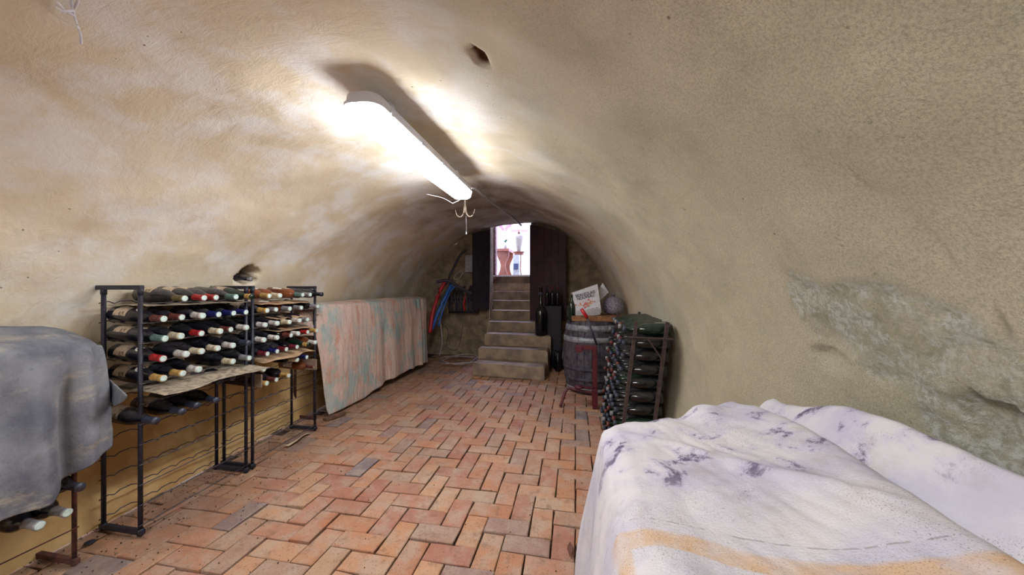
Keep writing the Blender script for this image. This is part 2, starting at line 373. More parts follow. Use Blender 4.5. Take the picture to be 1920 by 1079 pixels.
def smoothstep(a, b, x):
    t = max(0, min(1, (x - a) / (b - a))); return t * t * (3 - 2 * t)
def catmull(pts, n=6):
    P_ = [Vector(p) for p in pts]; P_ = [P_[0]] + P_ + [P_[-1]]; out = []
    for i in range(1, len(P_) - 2):
        for k in range(n):
            t = k / n; a, b_, c, d = P_[i - 1:i + 3]
            out.append(0.5 * ((2 * b_) + (-a + c) * t + (2 * a - 5 * b_ + 4 * c - d) * t * t + (-a + 3 * b_ - 3 * c + d) * t ** 3))
    out.append(P_[-2]); return out

# ------------------------------------------------------------------ the vault
XC, Z0, YB, YE = -0.9, 0.6, -3.0, 5.9
def crown(y): return 1.975 + 0.057 * y
def al(y): return 1.45 + 0.09 * max(y, -0.5)
def ar(y): return 1.70 - 0.035 * max(y, 0)
def vault_pt(t, y):      # t: 0 left spring .. 1 right spring
    a = PI * (1 - t); c = math.cos(a); s = math.sin(a)
    rad = al(y) if c < 0 else ar(y)
    return Vector((XC + rad * c, y, Z0 + (crown(y) - Z0) * (s ** 0.94 if s > 0 else 0)))
def vault_z(x, y):
    rad = al(y) if x < XC else ar(y); q = min(1, abs(x - XC) / rad)
    return Z0 + (crown(y) - Z0) * max(0, 1 - q * q) ** 0.47
def vault_hit(px, py):
    d = ray(px, py); k = 0.2
    while k < 8:
        p = Vector((0, 0, EYE)) + d * k
        lim = (XC - al(p.y) if p.x < XC else XC + ar(p.y))
        if abs(p.x - XC) >= abs(lim - XC) or p.z > vault_z(p.x, p.y): return p
        k += 0.01
    return p
holes = [  # centre, radii (along y, along section), depth, tilt
    (vault_hit(901, 107), 0.055, 0.032, 0.032),
    (vault_hit(463, 521), 0.10, 0.085, 0.24)]
scars = [(vault_hit(1555, 672), 0.085, 0.035, 0.02), (vault_hit(1858, 800), 0.05, 0.07, 0.03)]
erod = [(vault_hit(1690, 640), 0.22, 0.13), (vault_hit(1820, 740), 0.18, 0.13), (vault_hit(1520, 570), 0.10, 0.10), (vault_hit(1880, 800), 0.2, 0.12)]
crack = [vault_hit(*p) for p in [(1545, 255), (1600, 300), (1670, 365), (1760, 455), (1840, 560), (1915, 655)]]
def seg_d(p, a, b):
    ab = b - a; t = max(0, min(1, (p - a).dot(ab) / ab.length_squared)); return (p - a - ab * t).length
NT_ = 260
ys = []
y = YB
while y < YE + 0.02:
    ys.append(y); y += 0.05 if y < 0 else (0.0185 if y < 3.2 else 0.04)
ys[-1] = YE + 0.02
vs = []; hole_a = []; cr_a = []; er_a = []; grey_tone_a = []
for y in ys:
    for i in range(NT_ + 1):
        t = i / NT_
        p = vault_pt(t, y)
        n = Vector((p.x - XC, 0, (p.z - Z0) * 1.2 + 0.05)).normalized()     # outward
        d = noise.noise(p * 1.6) * 0.030 + noise.noise(p * 4.3) * 0.012 + noise.noise(p * 11) * 0.0035
        edge = smoothstep(0, 0.03, t) * smoothstep(0, 0.03, 1 - t)
        d *= edge
        h = e = ck = 0
        if y > 0.2:
            for (c, ra, rb, dp) in holes:
                q = p - c; tt = Vector((n.z, 0, -n.x))
                rr = math.hypot(q.y / ra, q.dot(tt) / rb) + noise.noise(p * 28) * 0.35
                if rr < 1.25:
                    f = 1 - smoothstep(0.75, 1.02, rr); d += dp * f; h = max(h, f)
            for (c, ra, rb, dp) in scars:
                q = p - c; tt = Vector((n.z, 0, -n.x))
                rr = math.hypot(q.y / ra, q.dot(tt) / rb) + noise.noise(p * 22) * 0.5
                d += dp * (1 - smoothstep(0.8, 1.0, rr))
            if p.x > 0.1:
                for (c, ra, rb) in erod:
                    q = p - c
                    rr = math.hypot(q.y / ra, q.z / rb) + noise.noise(p * 9) * 0.45
                    e = max(e, 1 - smoothstep(0.8, 1.1, rr))
                if e > 0: d += e * (0.006 + 0.012 * noise.noise(p * 30) + 0.008 * noise.noise(p * 60))
                for a_, b_ in zip(crack, crack[1:]):
                    sd = seg_d(p, a_, b_)
                    if sd < 0.02: d += 0.006 * (1 - sd / 0.02)
                    ck = max(ck, 1 - sd / 0.012)
        hole_a.append(h); cr_a.append(ck); er_a.append(e)
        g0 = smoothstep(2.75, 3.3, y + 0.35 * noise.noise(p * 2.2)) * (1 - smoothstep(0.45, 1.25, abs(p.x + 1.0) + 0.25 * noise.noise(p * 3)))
        grey_tone_a.append(g0 * (1.0 if y < 5 else 0.8))
        vs.append(p + n * d)
fs = []
W_ = NT_ + 1
for j in range(len(ys) - 1):
    for i in range(NT_):
        a = j * W_ + i
        fs.append((a, a + 1, a + W_ + 1, a + W_))
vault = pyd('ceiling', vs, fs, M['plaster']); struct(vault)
for nm, arr in (('crack', cr_a), ('hole', hole_a), ('erode', er_a), ('soot', grey_tone_a)):
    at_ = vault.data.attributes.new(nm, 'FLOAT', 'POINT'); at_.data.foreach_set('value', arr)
# low side walls under the springing
def side(name, sgn, mat):
    vs = []; fs = []; n = 14; yy = [YB + (YE + 0.02 - YB) * k / 150 for k in range(151)]
    for y in yy:
        for i in range(n + 1):
            z = Z0 * i / n
            if sgn < 0:
                x = XC - al(y) - 0.0 + 0.07 * (1 - z / Z0) + (0.05 * (1 - smoothstep(0.1, 0.25, z)) if z < 0.25 else 0)
            else:
                x = XC + ar(y) - 0.10 * (1 - z / Z0)
            e = smoothstep(0, 0.12, Z0 - z)
            p = Vector((x, y, z)); p.x += sgn * e * (noise.noise(p * 2) * 0.02 + noise.noise(p * 8) * 0.008)
            vs.append(p)
    for j in range(150):
        for i in range(n):
            a = j * (n + 1) + i; fs.append((a, a + 1, a + n + 2, a + n + 1))
    return struct(pyd(name, vs, fs, mat))
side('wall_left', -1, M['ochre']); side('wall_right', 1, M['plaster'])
struct(B('wall_front', (-0.9, YB - 0.05, 1.2), (4.4, 0.1, 2.8), M['plaster']))
# end wall either side of the stair opening
def rough_wall(name, x0, x1, y, z0, z1, mat, thick=0.2):
    nx = max(2, int((x1 - x0) / 0.05)); nz = int((z1 - z0) / 0.05); vs = []; fs = []
    for j in range(nz + 1):
        for i in range(nx + 1):
            p = Vector((x0 + (x1 - x0) * i / nx, y, z0 + (z1 - z0) * j / nz))
            p.y += (noise.noise(p * 5) * 0.03 + noise.noise(p * 13) * 0.015) * (0 if i in (0, nx) else 1)
            vs.append(p)
    for j in range(nz):
        for i in range(nx): a = j * (nx + 1) + i; fs.append((a, a + 1, a + nx + 2, a + nx + 1))
    bm = bmesh.new(); me = bpy.data.meshes.new('t'); me.from_pydata([tuple(v) for v in vs], [], fs); bm.from_mesh(me)
    box(bm, ((x0 + x1) / 2, y + 0.03 + thick / 2, (z0 + z1) / 2), (x1 - x0, thick, z1 - z0))
    return struct(obj(name, bm, mat, None, False))
rough_wall('wall_back', -3.1, -1.46, YE, 0, 2.8, M['stone'])
rough_wall('wall_back.001', -0.72, 1.2, YE, 0, 2.8, M['stone'])
# passage up to the living room
bm = bmesh.new(); box(bm, (-1.76, 6.6, 1.6), (0.2, 1.0, 3.4)); struct(obj('wall_left.001', bm, M['jamb']))
bm = bmesh.new(); box(bm, (-0.60, 6.6, 1.6), (0.2, 1.0, 3.4)); struct(obj('wall_right.001', bm, M['stone']))
struct(B('ceiling.001', (-1.2, 6.55, 3.0), (1.6, 1.2, 0.1), M['white_wall']))
# ------------------------------------------------------------------ living room upstairs
RF = 1.44
struct(B('floor.001', (-0.9, 9.0, RF - 0.13), (5.2, 3.9, 0.24), M['step']))
struct(B('wall_back.002', (-0.9, 10.4, 2.8), (5.2, 0.1, 2.8), M['white_wall']))
struct(B('wall_left.002', (-3.5, 8.8, 2.8), (0.1, 3.4, 2.8), M['white_wall']))
struct(B('wall_right.002', (1.7, 8.8, 2.8), (0.1, 3.4, 2.8), M['white_wall']))
struct(B('ceiling.002', (-0.9, 8.8, 4.2), (5.3, 3.5, 0.1), M['white_wall']))
struct(B('wall_front.001', (-2.61, 7.15, 2.8), (1.8, 0.1, 2.8), M['white_wall']))
struct(B('wall_front.002', (0.45, 7.15, 2.8), (2.5, 0.1, 2.8), M['white_wall']))
struct(B('wall_front.003', (-1.25, 7.15, 3.7), (0.95, 0.1, 1.0), M['white_wall']))
fr = thing('door_frame', 'worn pinkish door frame at the top of the cellar stairs', 'door frame', (-1.66, 7.0, RF))
for i_, x in enumerate((0.0, 0.80)):
    B('jamb', (x + 0.02, 0.02, 0.7), (0.07, 0.14, 1.55), M['jamb'] if i_ == 0 else M['joist'], fr)
B('threshold', (0.42, 0.0, 0.0), (0.86, 0.12, 0.03), M['white_wall'], fr)

# ------------------------------------------------------------------ brick floor
fl = bpy.data.meshes.new('floor')
bm = bmesh.new(); box(bm, (-0.9, 1.6, -0.035), (4.2, 9.4, 0.03)); flo_o = struct(obj('floor', bm, M['dirt']))
UW = 0.1125
def brick_mesh(name, seed, broken=False):
    rnd = random.Random(seed); bm = bmesh.new()
    g_ = rnd.uniform(0.0025, 0.0048)
    box(bm, (0, 0, -0.02), (2 * UW - 2 * g_, UW - 2 * g_, 0.04))
    for v in bm.verts:
        v.co.x += rnd.uniform(-0.0035, 0.0035); v.co.y += rnd.uniform(-0.003, 0.003)
    tops = [e for e in bm.edges if e.verts[0].co.z > -0.01 and e.verts[1].co.z > -0.01]
    bmesh.ops.bevel(bm, geom=tops, offset=0.0035, segments=1, affect='EDGES')
    me = bpy.data.meshes.new(name); bm.to_mesh(me); bm.free(); me.materials.append(M['brick'])
    return me
bmeshes = [brick_mesh('brick', s) for s in range(8)]
OFX = flo(788.5, 1049).x % (4 * UW); OFY = flo(788.5, 1049).y % (4 * UW)
cells = []
def inside(x, y):
    return (XC - al(y) + 0.02) < x < (XC + ar(y) - 0.0) and -0.4 < y < 5.95 and not (y > 4.75 and -1.3 < x < -0.45)
for i in range(-24, 20):
    for j in range(-6, 56):
        k = (i + j) % 4
        if k == 0: c = ((i + 1) * UW + OFX, (j + 0.5) * UW + OFY, 0.0)
        elif k == 2: c = ((i + 0.5) * UW + OFX, (j + 1) * UW + OFY, PI / 2)
        else: continue
        if inside(c[0], c[1]): cells.append(c)
def px_area(c):
    x, y = c[0], c[1]
    Zc = -x * SN + y * CS; Xc = x * CS + y * SN
    if Zc < 0.3: return 0
    px = 960 + Xc / Zc * FPX; py = 540 + EYE / Zc * FPX
    if px < 90 or px > 1300 or py > 1130 or (px > 1090 and py > 800): return 0
    return 1 / Zc ** 3
cells.sort(key=px_area, reverse=True)
rest = bmesh.new(); missing = flo(697, 968)
rb = random.Random(3)
for n_, c in enumerate(cells):
    if (Vector((c[0], c[1], 0)) - missing).length < 0.06 and rb.random() < 2 and not globals().get('_gone'):
        _gone = True; continue
    me = bmeshes[rb.randrange(8)]
    mt = Matrix.Translation((c[0], c[1], rb.uniform(-0.006, 0.0035) - 0.004)) @ Matrix.Rotation(c[2] + rb.uniform(-0.018, 0.018), 4, 'Z') \
        @ Matrix.Rotation(rb.uniform(-0.014, 0.014), 4, 'X') @ Matrix.Rotation(rb.uniform(-0.008, 0.008), 4, 'Y')
    if n_ < 300:
        o = bpy.data.objects.new('brick', me); COL.objects.link(o); o.parent = flo_o; o.matrix_local = mt
    else:
        b0 = len(rest.verts); rest.from_mesh(me); rest.verts.ensure_lookup_table()
        bmesh.ops.transform(rest, matrix=mt, verts=rest.verts[b0:])
me = bpy.data.meshes.new('brick_paving'); rest.to_mesh(me); rest.free(); me.materials.append(M['brick'])
o = link('brick_paving', me, None, flo_o); o['kind'] = 'stuff'
# loose grit along the rack side, in the joints: one stuff part of the floor
bm = bmesh.new(); rg = random.Random(11)
for k in range(1500):
    y = rg.uniform(0.6, 3.6); x = XC - al(y) + 0.05 + abs(rg.gauss(0, 0.28))
    if rg.random() < 0.25: x = rg.uniform(-2.3, 0.2); y = rg.uniform(0.8, 4.6)
    s = rg.uniform(0.0012, 0.004)
    r = bmesh.ops.create_cube(bm, size=1)
    bmesh.ops.transform(bm, matrix=Matrix.Translation((x, y, 0.001)) @ Matrix.Rotation(rg.random() * 3, 4, 'Z') @ Matrix.Diagonal((s * 1.6, s, s, 1)), verts=r['verts'])
o = obj('grit', bm, M['dirt'], flo_o); o['kind'] = 'stuff'

# ------------------------------------------------------------------ stairs
st = thing('staircase', 'worn stone steps climbing to the bright doorway', 'stairs', (-0.88, 4.5, 0))
SD = [(-1.37, -0.385, 4.56, 4.46, 0.165), (-1.39, -0.37, 4.90, 4.81, 0.325), (-1.37, -0.35, 5.18, 5.10, 0.485), (-1.42, -0.56, 5.52, 5.46, 0.645),
      (-1.44, -0.735, 5.84, 5.80, 0.805), (-1.64, -0.70, 6.14, 6.12, 0.965), (-1.64, -0.70, 6.44, 6.42, 1.125), (-1.64, -0.70, 6.74, 6.72, 1.285)]
for k, (xl, xr, yl, yr, zt) in enumerate(SD):
    yb = (SD[k + 1][2] + 0.10) if k < 7 else 7.12
    bm = bmesh.new(); z0 = 0 if k < 2 else zt - 0.30
    nx = 14
    pts = [(xl + (xr - xl) * i / nx, yl + (yr - yl) * i / nx + noise.noise(Vector((i * .7, k, 0))) * 0.006) for i in range(nx + 1)]
    prism(bm, [(p[0], p[1], z0) for p in pts] + [(xr, yb, z0), (xl, yb, z0)], (0, 0, zt - z0))
    es = [e for e in bm.edges if e.verts[0].co.z > zt - 0.001 and e.verts[1].co.z > zt - 0.001]
    bmesh.ops.bevel(bm, geom=es, offset=0.014 if k < 6 else 0.003, segments=3, affect='EDGES')
    if k < 4:
        bmesh.ops.transform(bm, matrix=Matrix.Rotation(0.004 * (-1) ** k, 4, 'Y'), verts=bm.verts)
    bmesh.ops.translate(bm, vec=(0.88, -4.5, 0), verts=bm.verts)
    obj('step', bm, M['step'], st)

# ------------------------------------------------------------------ open door leaves
def leaf(name, label, a, b_, z0, mat, planks, knob=None):
    a = Vector(a); b_ = Vector(b_); t = thing(name, label, 'door', (a.x, a.y, z0))
    d = (b_ - a); nrm = Vector((d.y, -d.x)).normalized() * 0.035
    for k in range(planks):
        p = a + d * (k / planks) ; q = a + d * ((k + 0.97) / planks)
        zt = [vault_z(u.x, min(u.y, YE)) - 0.045 for u in (p, q)]
        bm = bmesh.new()
        prism(bm, [(p.x - a.x, p.y - a.y, 0), (q.x - a.x, q.y - a.y, 0), (q.x - a.x, q.y - a.y, zt[1] - z0), (p.x - a.x, p.y - a.y, zt[0] - z0)], (nrm.x, nrm.y, 0))
        obj('plank', bm, mat, t)
    for zz in (0.22, 0.95):
        bm = bmesh.new(); p = a + d * 0.04 + nrm; q = a + d * 0.96 + nrm
        prism(bm, [(p.x - a.x, p.y - a.y, zz), (q.x - a.x, q.y - a.y, zz), (q.x - a.x, q.y - a.y, zz + 0.09), (p.x - a.x, p.y - a.y, zz + 0.09)], (nrm.x * 0.6, nrm.y * 0.6, 0))
        obj('crossbar', bm, mat, t)
    return t
leaf('cellar_door', 'dark oxblood wooden door leaf open right of the bright doorway', (-0.735, 5.80), (-0.13, 5.66), 0.66, M['door_red'], 5)
leaf('cellar_door', 'blackened narrow door leaf open left of the bright doorway', (-1.70, 5.62), (-1.45, 5.80), 0.82, M['door_dark'], 3)

# ------------------------------------------------------------------ lamps
def lamp(p0, p1, label, dm='diffuser'):
    p0 = Vector(p0); p1 = Vector(p1); ln = (p1 - p0).length; ang = math.atan2(p1.y - p0.y, p1.x - p0.x)
    t = thing('tube_lamp', label, 'lamp', p0); t.rotation_euler = (0, -math.asin((p1.z - p0.z) / ln), ang)
    def outline(x0, x1, hw, r, n=6):
        pts = []
        for cx, cy, a0 in ((x1 - r, hw - r, 0), (x0 + r, hw - r, PI / 2), (x0 + r, -hw + r, PI), (x1 - r, -hw + r, 1.5 * PI)):
            for k in range(n + 1): a = a0 + PI / 2 * k / n; pts.append((cx + r * math.cos(a), cy + r * math.sin(a)))
        return pts
    def loft(levels, name, mat):
        bm = bmesh.new(); rings = []
        for ins, z in levels:
            rings.append([bm.verts.new((x, y, z)) for x, y in outline(ins, ln - ins, 0.08 - ins, 0.058 - ins * 0.5)])
        n = len(rings[0])
        for A, C in zip(rings, rings[1:]):
            for k in range(n): bm.faces.new((A[k], A[(k + 1) % n], C[(k + 1) % n], C[k]))
        bm.faces.new(rings[0][::-1]); bm.faces.new(rings[-1])
        return obj(name, bm, mat, t, False)
    loft([(0.022, 0.0), (0.010, 0.010), (0.004, 0.028), (0.002, 0.056)], 'diffuser', M[dm])
    loft([(-0.003, 0.054), (-0.003, 0.066), (0.004, 0.070), (0.008, 0.100), (0.02, 0.106)], 'housing', M['lamp_body'])
    for k in range(5):
        for s in (-1, 1):
            B('clip', (0.12 + (ln - 0.24) * k / 4, s * 0.0845, 0.058), (0.022, 0.006, 0.024), M['lamp_body'], t, bev=0.001)
    for x in (0.25, ln - 0.25):
        B('bracket', (x, 0, 0.135), (0.04, 0.05, 0.06), M['lamp_body'], t)
    return t
LA = (-0.835, 1.223, 1.868); LB = (-0.905, 2.753, 1.925)
lamp(LA, LB, 'long white tube lamp glowing along the crown of the vault')
lamp((-0.85, -1.9, 1.83), (-0.85, -0.35, 1.85), 'added tube lamp behind the viewer, unseen fill light', 'diffuser2')  # added out of view to brighten the near vault and right flank
# conduit along the crown beyond the lamp
pc = [(-0.885, 2.74, 2.02)] + [(-0.875 + 0.01 * math.sin(y * 3), y, vault_z(-0.875, y) - 0.06) for y in (2.95, 3.3, 3.7, 4.1, 4.5, 4.9, 5.3, 5.75)]
t = thing('cable_conduit', 'pale plastic conduit running from the lamp along the vault crown', 'conduit', (0, 0, 0))
T('pipe', pc, 0.015, M['conduit'], t)
for k in (2, 4, 6):
    p = Vector(pc[k]); B('pipe_clip', p, (0.034, 0.02, 0.03), M['conduit'], t, bev=0.002)
# double meat hook
hk = dep(872, 400, 3.15); t = thing('ceiling_hook', 'forged double hook hanging from the vault behind the lamp', 'hook', hk)
T('stem', [(0, 0, vault_z(hk.x, hk.y) - hk.z + 0.01), (0, 0, 0.1), (0, 0, 0.02)], 0.009, M['hook'], t)
for s in (-1, 1):
    pts = catmull([(0.005 * s, 0, 0.06), (0.012 * s, 0, 0.0), (0.04 * s, 0, -0.035), (0.075 * s, 0, -0.02), (0.092 * s, 0, 0.03)], 5)
    T('prong', pts, [0.009 - 0.006 * k / (len(pts) - 1) for k in range(len(pts))], M['hook'], t)
T('cord', [(0.01, 0, -0.03), (0.012, 0, -0.17)], 0.0012, M['web'], t)
L('cord_knot', [(0.001, 0), (0.006, 0.012), (0.001, 0.035)], M['web'], t, 8, (0.012, 0, -0.20))
# cobwebs
def web(label, pts_list, r=0.0016):
    t = thing('cobweb', label, 'cobweb', pts_list[0][0])
    o0 = Vector(pts_list[0][0])
    for pts in pts_list:
        T('strand', [Vector(p) - o0 for p in catmull(pts, 5)], r, M['web'], t, 5)
def vh(px, py, off=0.0):
    p = vault_hit(px, py); return p + (Vector((0, 0, EYE)) - p).normalized() * (off + 0.05)
web('dusty cobweb strand on the vault at top left', [[vh(133, -8), vh(135, 12), vh(142, 40), vh(150, 62, 0.03), vh(152, 82, 0.04)],
    [vh(105, 14), vh(118, 22, 0.03), vh(137, 20)], [vh(108, 4), vh(122, 20, 0.02), vh(140, 30)], [vh(148, -5), vh(143, 10), vh(133, 26)]], 0.003)
web('thin cobweb hanging beside the far end of the lamp', [[dep(800, 365, 2.6), dep(830, 372, 2.7), dep(850, 383, 2.75)], [dep(849, 382, 2.75), dep(862, 376, 2.8)]], 0.001)
T_ = T('rope', [(-1.27, 5.15, vault_z(-1.27, 5.15)), (-1.27, 5.15, 1.6), (-1.28, 5.15, 0.95), (-1.29, 5.14, 0.62)], 0.0025, M['web'])
tag(T_, 'thin pale cord hanging from the vault left of the stairs', 'cord')

# ------------------------------------------------------------------ black wire racks
def rack(name, label, ya, yb, xfa, xfb, depth, H, mat, wmat, levels, bars=True, r=0.0095, zig=True, cat='wine rack'):
    t = thing(name, label, cat, (xfa - depth / 2, ya, 0))
    o = t.location
    def q(x, y, z): return (x - o.x, y - o.y, z)
    def XF(y): return xfa + (xfb - xfa) * (y - ya) / (yb - ya)
    for y in (ya, yb):
        for x in (XF(y), XF(y) - depth):
            bm = bmesh.new(); tube(bm, [q(x, y, 0.012), q(x, y, H)], r, 10)
            tube(bm, [q(x, y, H - 0.035), q(x, y, H)], r * 1.25, 10); tube(bm, [q(x, y, 0.0), q(x, y, 0.03)], r * 1.35, 10)
            obj('post', bm, mat, t, True)
        ex = 0.035
        B('foot_bar', q(XF(y) - depth / 2, y, 0.016), (depth + ex, 0.02, 0.022), mat, t, bev=0.003)
        if bars:
            B('top_bar', q(XF(y) - depth / 2 - 0.015, y, H), (depth + 0.05, 0.02, 0.022), mat, t, bev=0.003)
    wid = yb - ya; nz = 6
    for z in levels:
        T('front_wire', [q(XF(ya) + r, ya - 0.01, z), q(XF(yb) + r, yb + 0.01, z)], 0.0026, wmat, t, 6)
        pts = [q(XF(ya) - depth - r, ya - 0.012, z)]
        for k in range(nz):
            for f, dz in ((0.25, -0.002), (0.5, -0.014), (0.75, -0.002)):
                yy = ya + wid * (k + f) / nz; pts.append(q(XF(yy) - depth - r, yy, z + 0.010 + dz))
        pts.append(q(XF(yb) - depth - r, yb + 0.012, z)); T('zigzag_wire', pts, 0.0029, wmat, t, 6)
    return t
LV = [0.05 + 0.0975 * k for k in range(12)]
rack('wire_wine_rack', 'near black iron wine rack full of dusty bottles', 1.33, 1.905, -2.07, -2.10, 0.23, 1.2, M['iron'], M['wire'], LV)
rack('wire_wine_rack', 'far black iron wine rack with rose and white bottles', 1.955, 2.57, -2.105, -2.15, 0.225, 1.2, M['iron'], M['wire'], LV)
rack('rusty_rack', 'low rusty rack under the grey cloth at far left', 0.35, 1.137, -2.13, -2.13, 0.23, 0.93, M['rust'], M['rust'], [0.16, 0.34, 0.5, 0.66, 0.8], r=0.008)
rack('rusty_rack', 'rusty red rack under the pink and teal cloth', 2.78, 4.85, -2.33, -2.33, 0.2, 0.99, M['rust'], M['rust'], [0.12, 0.24, 0.36, 0.48, 0.6, 0.72, 0.84, 0.95], r=0.011)

# ------------------------------------------------------------------ bottles
SHAPES = {
    'burgundy': [(0.030, 0.004), (0.038, 0.0), (0.041, 0.006), (0.041, 0.14), (0.0395, 0.16), (0.034, 0.185), (0.026, 0.208), (0.0185, 0.228), (0.0148, 0.245), (0.0142, 0.298)],
    'bordeaux': [(0.030, 0.004), (0.035, 0.0), (0.0375, 0.006), (0.0375, 0.18), (0.035, 0.20), (0.026, 0.215), (0.017, 0.228), (0.0142, 0.24), (0.0142, 0.298)],
    'champagne': [(0.032, 0.004), (0.041, 0.0), (0.0445, 0.008), (0.0445, 0.13), (0.043, 0.155), (0.037, 0.185), (0.028, 0.215), (0.020, 0.245), (0.0155, 0.265), (0.0150, 0.295), (0.017, 0.297), (0.017, 0.312)],
}
MESH = {}
def bmesh_to(name, bm, mat, smooth=True):
    me = bpy.data.meshes.new(name); bmesh.ops.recalc_face_normals(bm, faces=bm.faces); bm.to_mesh(me); bm.free(); me.materials.append(mat)
    if smooth:
        for p in me.polygons: p.use_smooth = True
    return me
def body_mesh(shape, mat):
    k = ('b', shape, mat)
    if k not in MESH:
        bm = bmesh.new(); lathe(bm, SHAPES[shape], 22); MESH[k] = bmesh_to('glass', bm, M[mat])
    return MESH[k]
def cap_mesh(col, long=True):
    k = ('c', col, long)
    if k not in MESH:
        bm = bmesh.new()
        lathe(bm, [(0.0185, 0.236), (0.0163, 0.248), (0.0158, 0.262), (0.0158, 0.286), (0.0172, 0.288), (0.0172, 0.302)] if long else
              [(0.0178, 0.290), (0.0178, 0.310), (0.016, 0.3135)], 18); MESH[k] = bmesh_to('capsule', bm, M['cap_' + col])
    return MESH[k]
def end_mesh():
    if 'e' not in MESH:
        bm = bmesh.new(); lathe(bm, [(0.0155, 0.3021), (0.0140, 0.3042), (0.009, 0.3036), (0.002, 0.3038)], 16); MESH['e'] = bmesh_to('capsule_end', bm, M['cap_end'])
    return MESH['e']
def label_mesh(r, z0, z1, ang, mat, oval=False, r2=None):
    k = ('l', r, z0, z1, ang, mat, oval)
    if k not in MESH:
        vs = []; fs = []; n = 16; nz = 8; r2 = r2 or r
        for j in range(nz + 1):
            f = j / nz
            for i in range(n + 1):
                aa = ang
                if oval: aa = ang * math.sqrt(max(0.02, 1 - (2 * f - 1) ** 2))
                a = -aa + 2 * aa * i / n; rr = (r + (r2 - r) * f) + 0.0008
                if oval: rr += 0.0012
                vs.append((rr * math.cos(a), rr * math.sin(a), z0 + (z1 - z0) * f))
        for j in range(nz):
            for i in range(n): q = j * (n + 1) + i; fs.append((q, q + 1, q + n + 2, q + n + 1))
        me = bpy.data.meshes.new('label'); me.from_pydata(vs, [], fs); me.materials.append(M[mat])
        for p in me.polygons: p.use_smooth = True
        MESH[k] = me
    return MESH[k]
def bottle(label, butt, dirn, shape='burgundy', glass='glass_black', cap='white', lab=None, group=None, short=False, roll=None, neck=None, name='wine_bottle'):
    t = thing(name, label, 'bottle', butt, group)
    q = Vector(dirn).to_track_quat('Z', 'Y'); rl = random.uniform(0, 6.28) if roll is None else roll
    t.rotation_mode = 'QUATERNION'; t.rotation_quaternion = q @ Matrix.Rotation(rl, 3, 'Z').to_quaternion()
    link('glass', body_mesh(shape, glass), None, t)
    c = None
    if cap:
        c = link('capsule', cap_mesh(cap, not short), None, t)
        if not short and cap not in ('slate', 'black'): link('capsule_end', end_mesh(), None, c)
    if lab:
        r = SHAPES[shape][3][0]; link('label', label_mesh(r, 0.045, 0.125, 1.35, lab), None, t)
    if neck:
        link('neck_label', label_mesh(0.040, 0.150, 0.190, 0.5, neck, True, 0.030), None, t)
    return t
# capsules measured on the photograph; each is a bottle lying with its neck out over the front wire
ROWS = {
 1: [(347, 561, 'olive', 'B'), (382, 560, 'red', 'B'), (406, 558, 'red', 'B'), (440, 555, 'teal', 'B'), (470, 556, 'gold', 'C'),
     (506, 554, 'gold', 'A'), (520, 549, 'cream', 'A'), (568, 552, 'teal', 'A'), (583, 551, 'grey', 'D'), (604, 552, 'black', 'D')],
 2: [(306, 602, 'brown', 'B'), (342, 597, 'brown', 'B'), (378, 593, 'white', 'B'), (408, 591, 'blue', 'B'), (437, 588, 'blue', 'B'), (461, 585, 'blue', 'B'),
     (498, 582, 'gold', 'B'), (520, 580, 'grey', 'D'), (542, 578, 'grey', 'A'), (563, 577, 'grey', 'D'), (594, 573, 'grey', 'D')],
 3: [(306, 639, 'teal', 'B'), (341, 634, 'cream', 'B'), (379, 628, 'red', 'B'), (410, 622, 'cream', 'B'), (435, 620, 'brown', 'B'), (463, 614, 'white', 'B'),
     (500, 610, 'white', 'B'), (523, 607, 'white', 'B'), (541, 604, 'cream', 'B'), (563, 601, 'white', 'D'), (573, 598, 'grey', 'D')],
 4: [(303, 677, 'red', 'B'), (349, 670, 'white', 'B'), (378, 663, 'cream', 'B'), (409, 657, 'cream', 'B'), (438, 650, 'white', 'B'), (465, 645, 'slate', 'B'),
     (496, 638, 'white', 'B'), (519, 634, 'white', 'B'), (543, 631, 'brown', 'D'), (561, 629, 'white', 'A'), (577, 625, 'red', 'D'), (592, 620, 'gold', 'D')],
 5: [(304, 714, 'gold', 'B'), (343, 704, 'gold', 'B'), (375, 697, 'white', 'B'), (439, 680, 'cream', 'B'), (467, 675, 'grey', 'B'),
     (501, 667, 'wine', 'B'), (521, 664, 'blue', 'D'), (538, 657, 'wine', 'D'), (557, 652, 'wine', 'D'), (577, 650, 'gold', 'C'), (593, 644, 'white', 'A')],
 6: [(413, 722, 'slate', 'B'), (435, 714, 'slate', 'B'), (494, 696, 'cream', 'D'), (557, 679, 'cream', 'D'), (575, 672, 'blue', 'D'), (590, 691, 'brown', 'A')],
 7: [(289, 790, 'slate', 'B'), (340, 776, 'slate', 'B'), (373, 765, 'slate', 'B'), (404, 755, 'slate', 'B'),
     (498, 723, 'gold', 'D'), (518, 716, 'brown', 'D'), (541, 710, 'gold', 'D')],
}
ORD = ['first', 'second', 'third', 'fourth', 'fifth', 'sixth', 'seventh', 'eighth', 'ninth', 'tenth', 'eleventh', 'twelfth']
RW = ['', 'top row', 'second row down', 'third row down', 'fourth row down', 'fifth row down', 'sixth row down', 'bottom row']
cw = {'olive': 'olive', 'slate': 'slate-grey', 'wine': 'wine-red', 'teal': 'pale teal'}
def cap_x(y): return -2.07 + (-0.08) * (y - 1.33) / 1.24 + 0.075
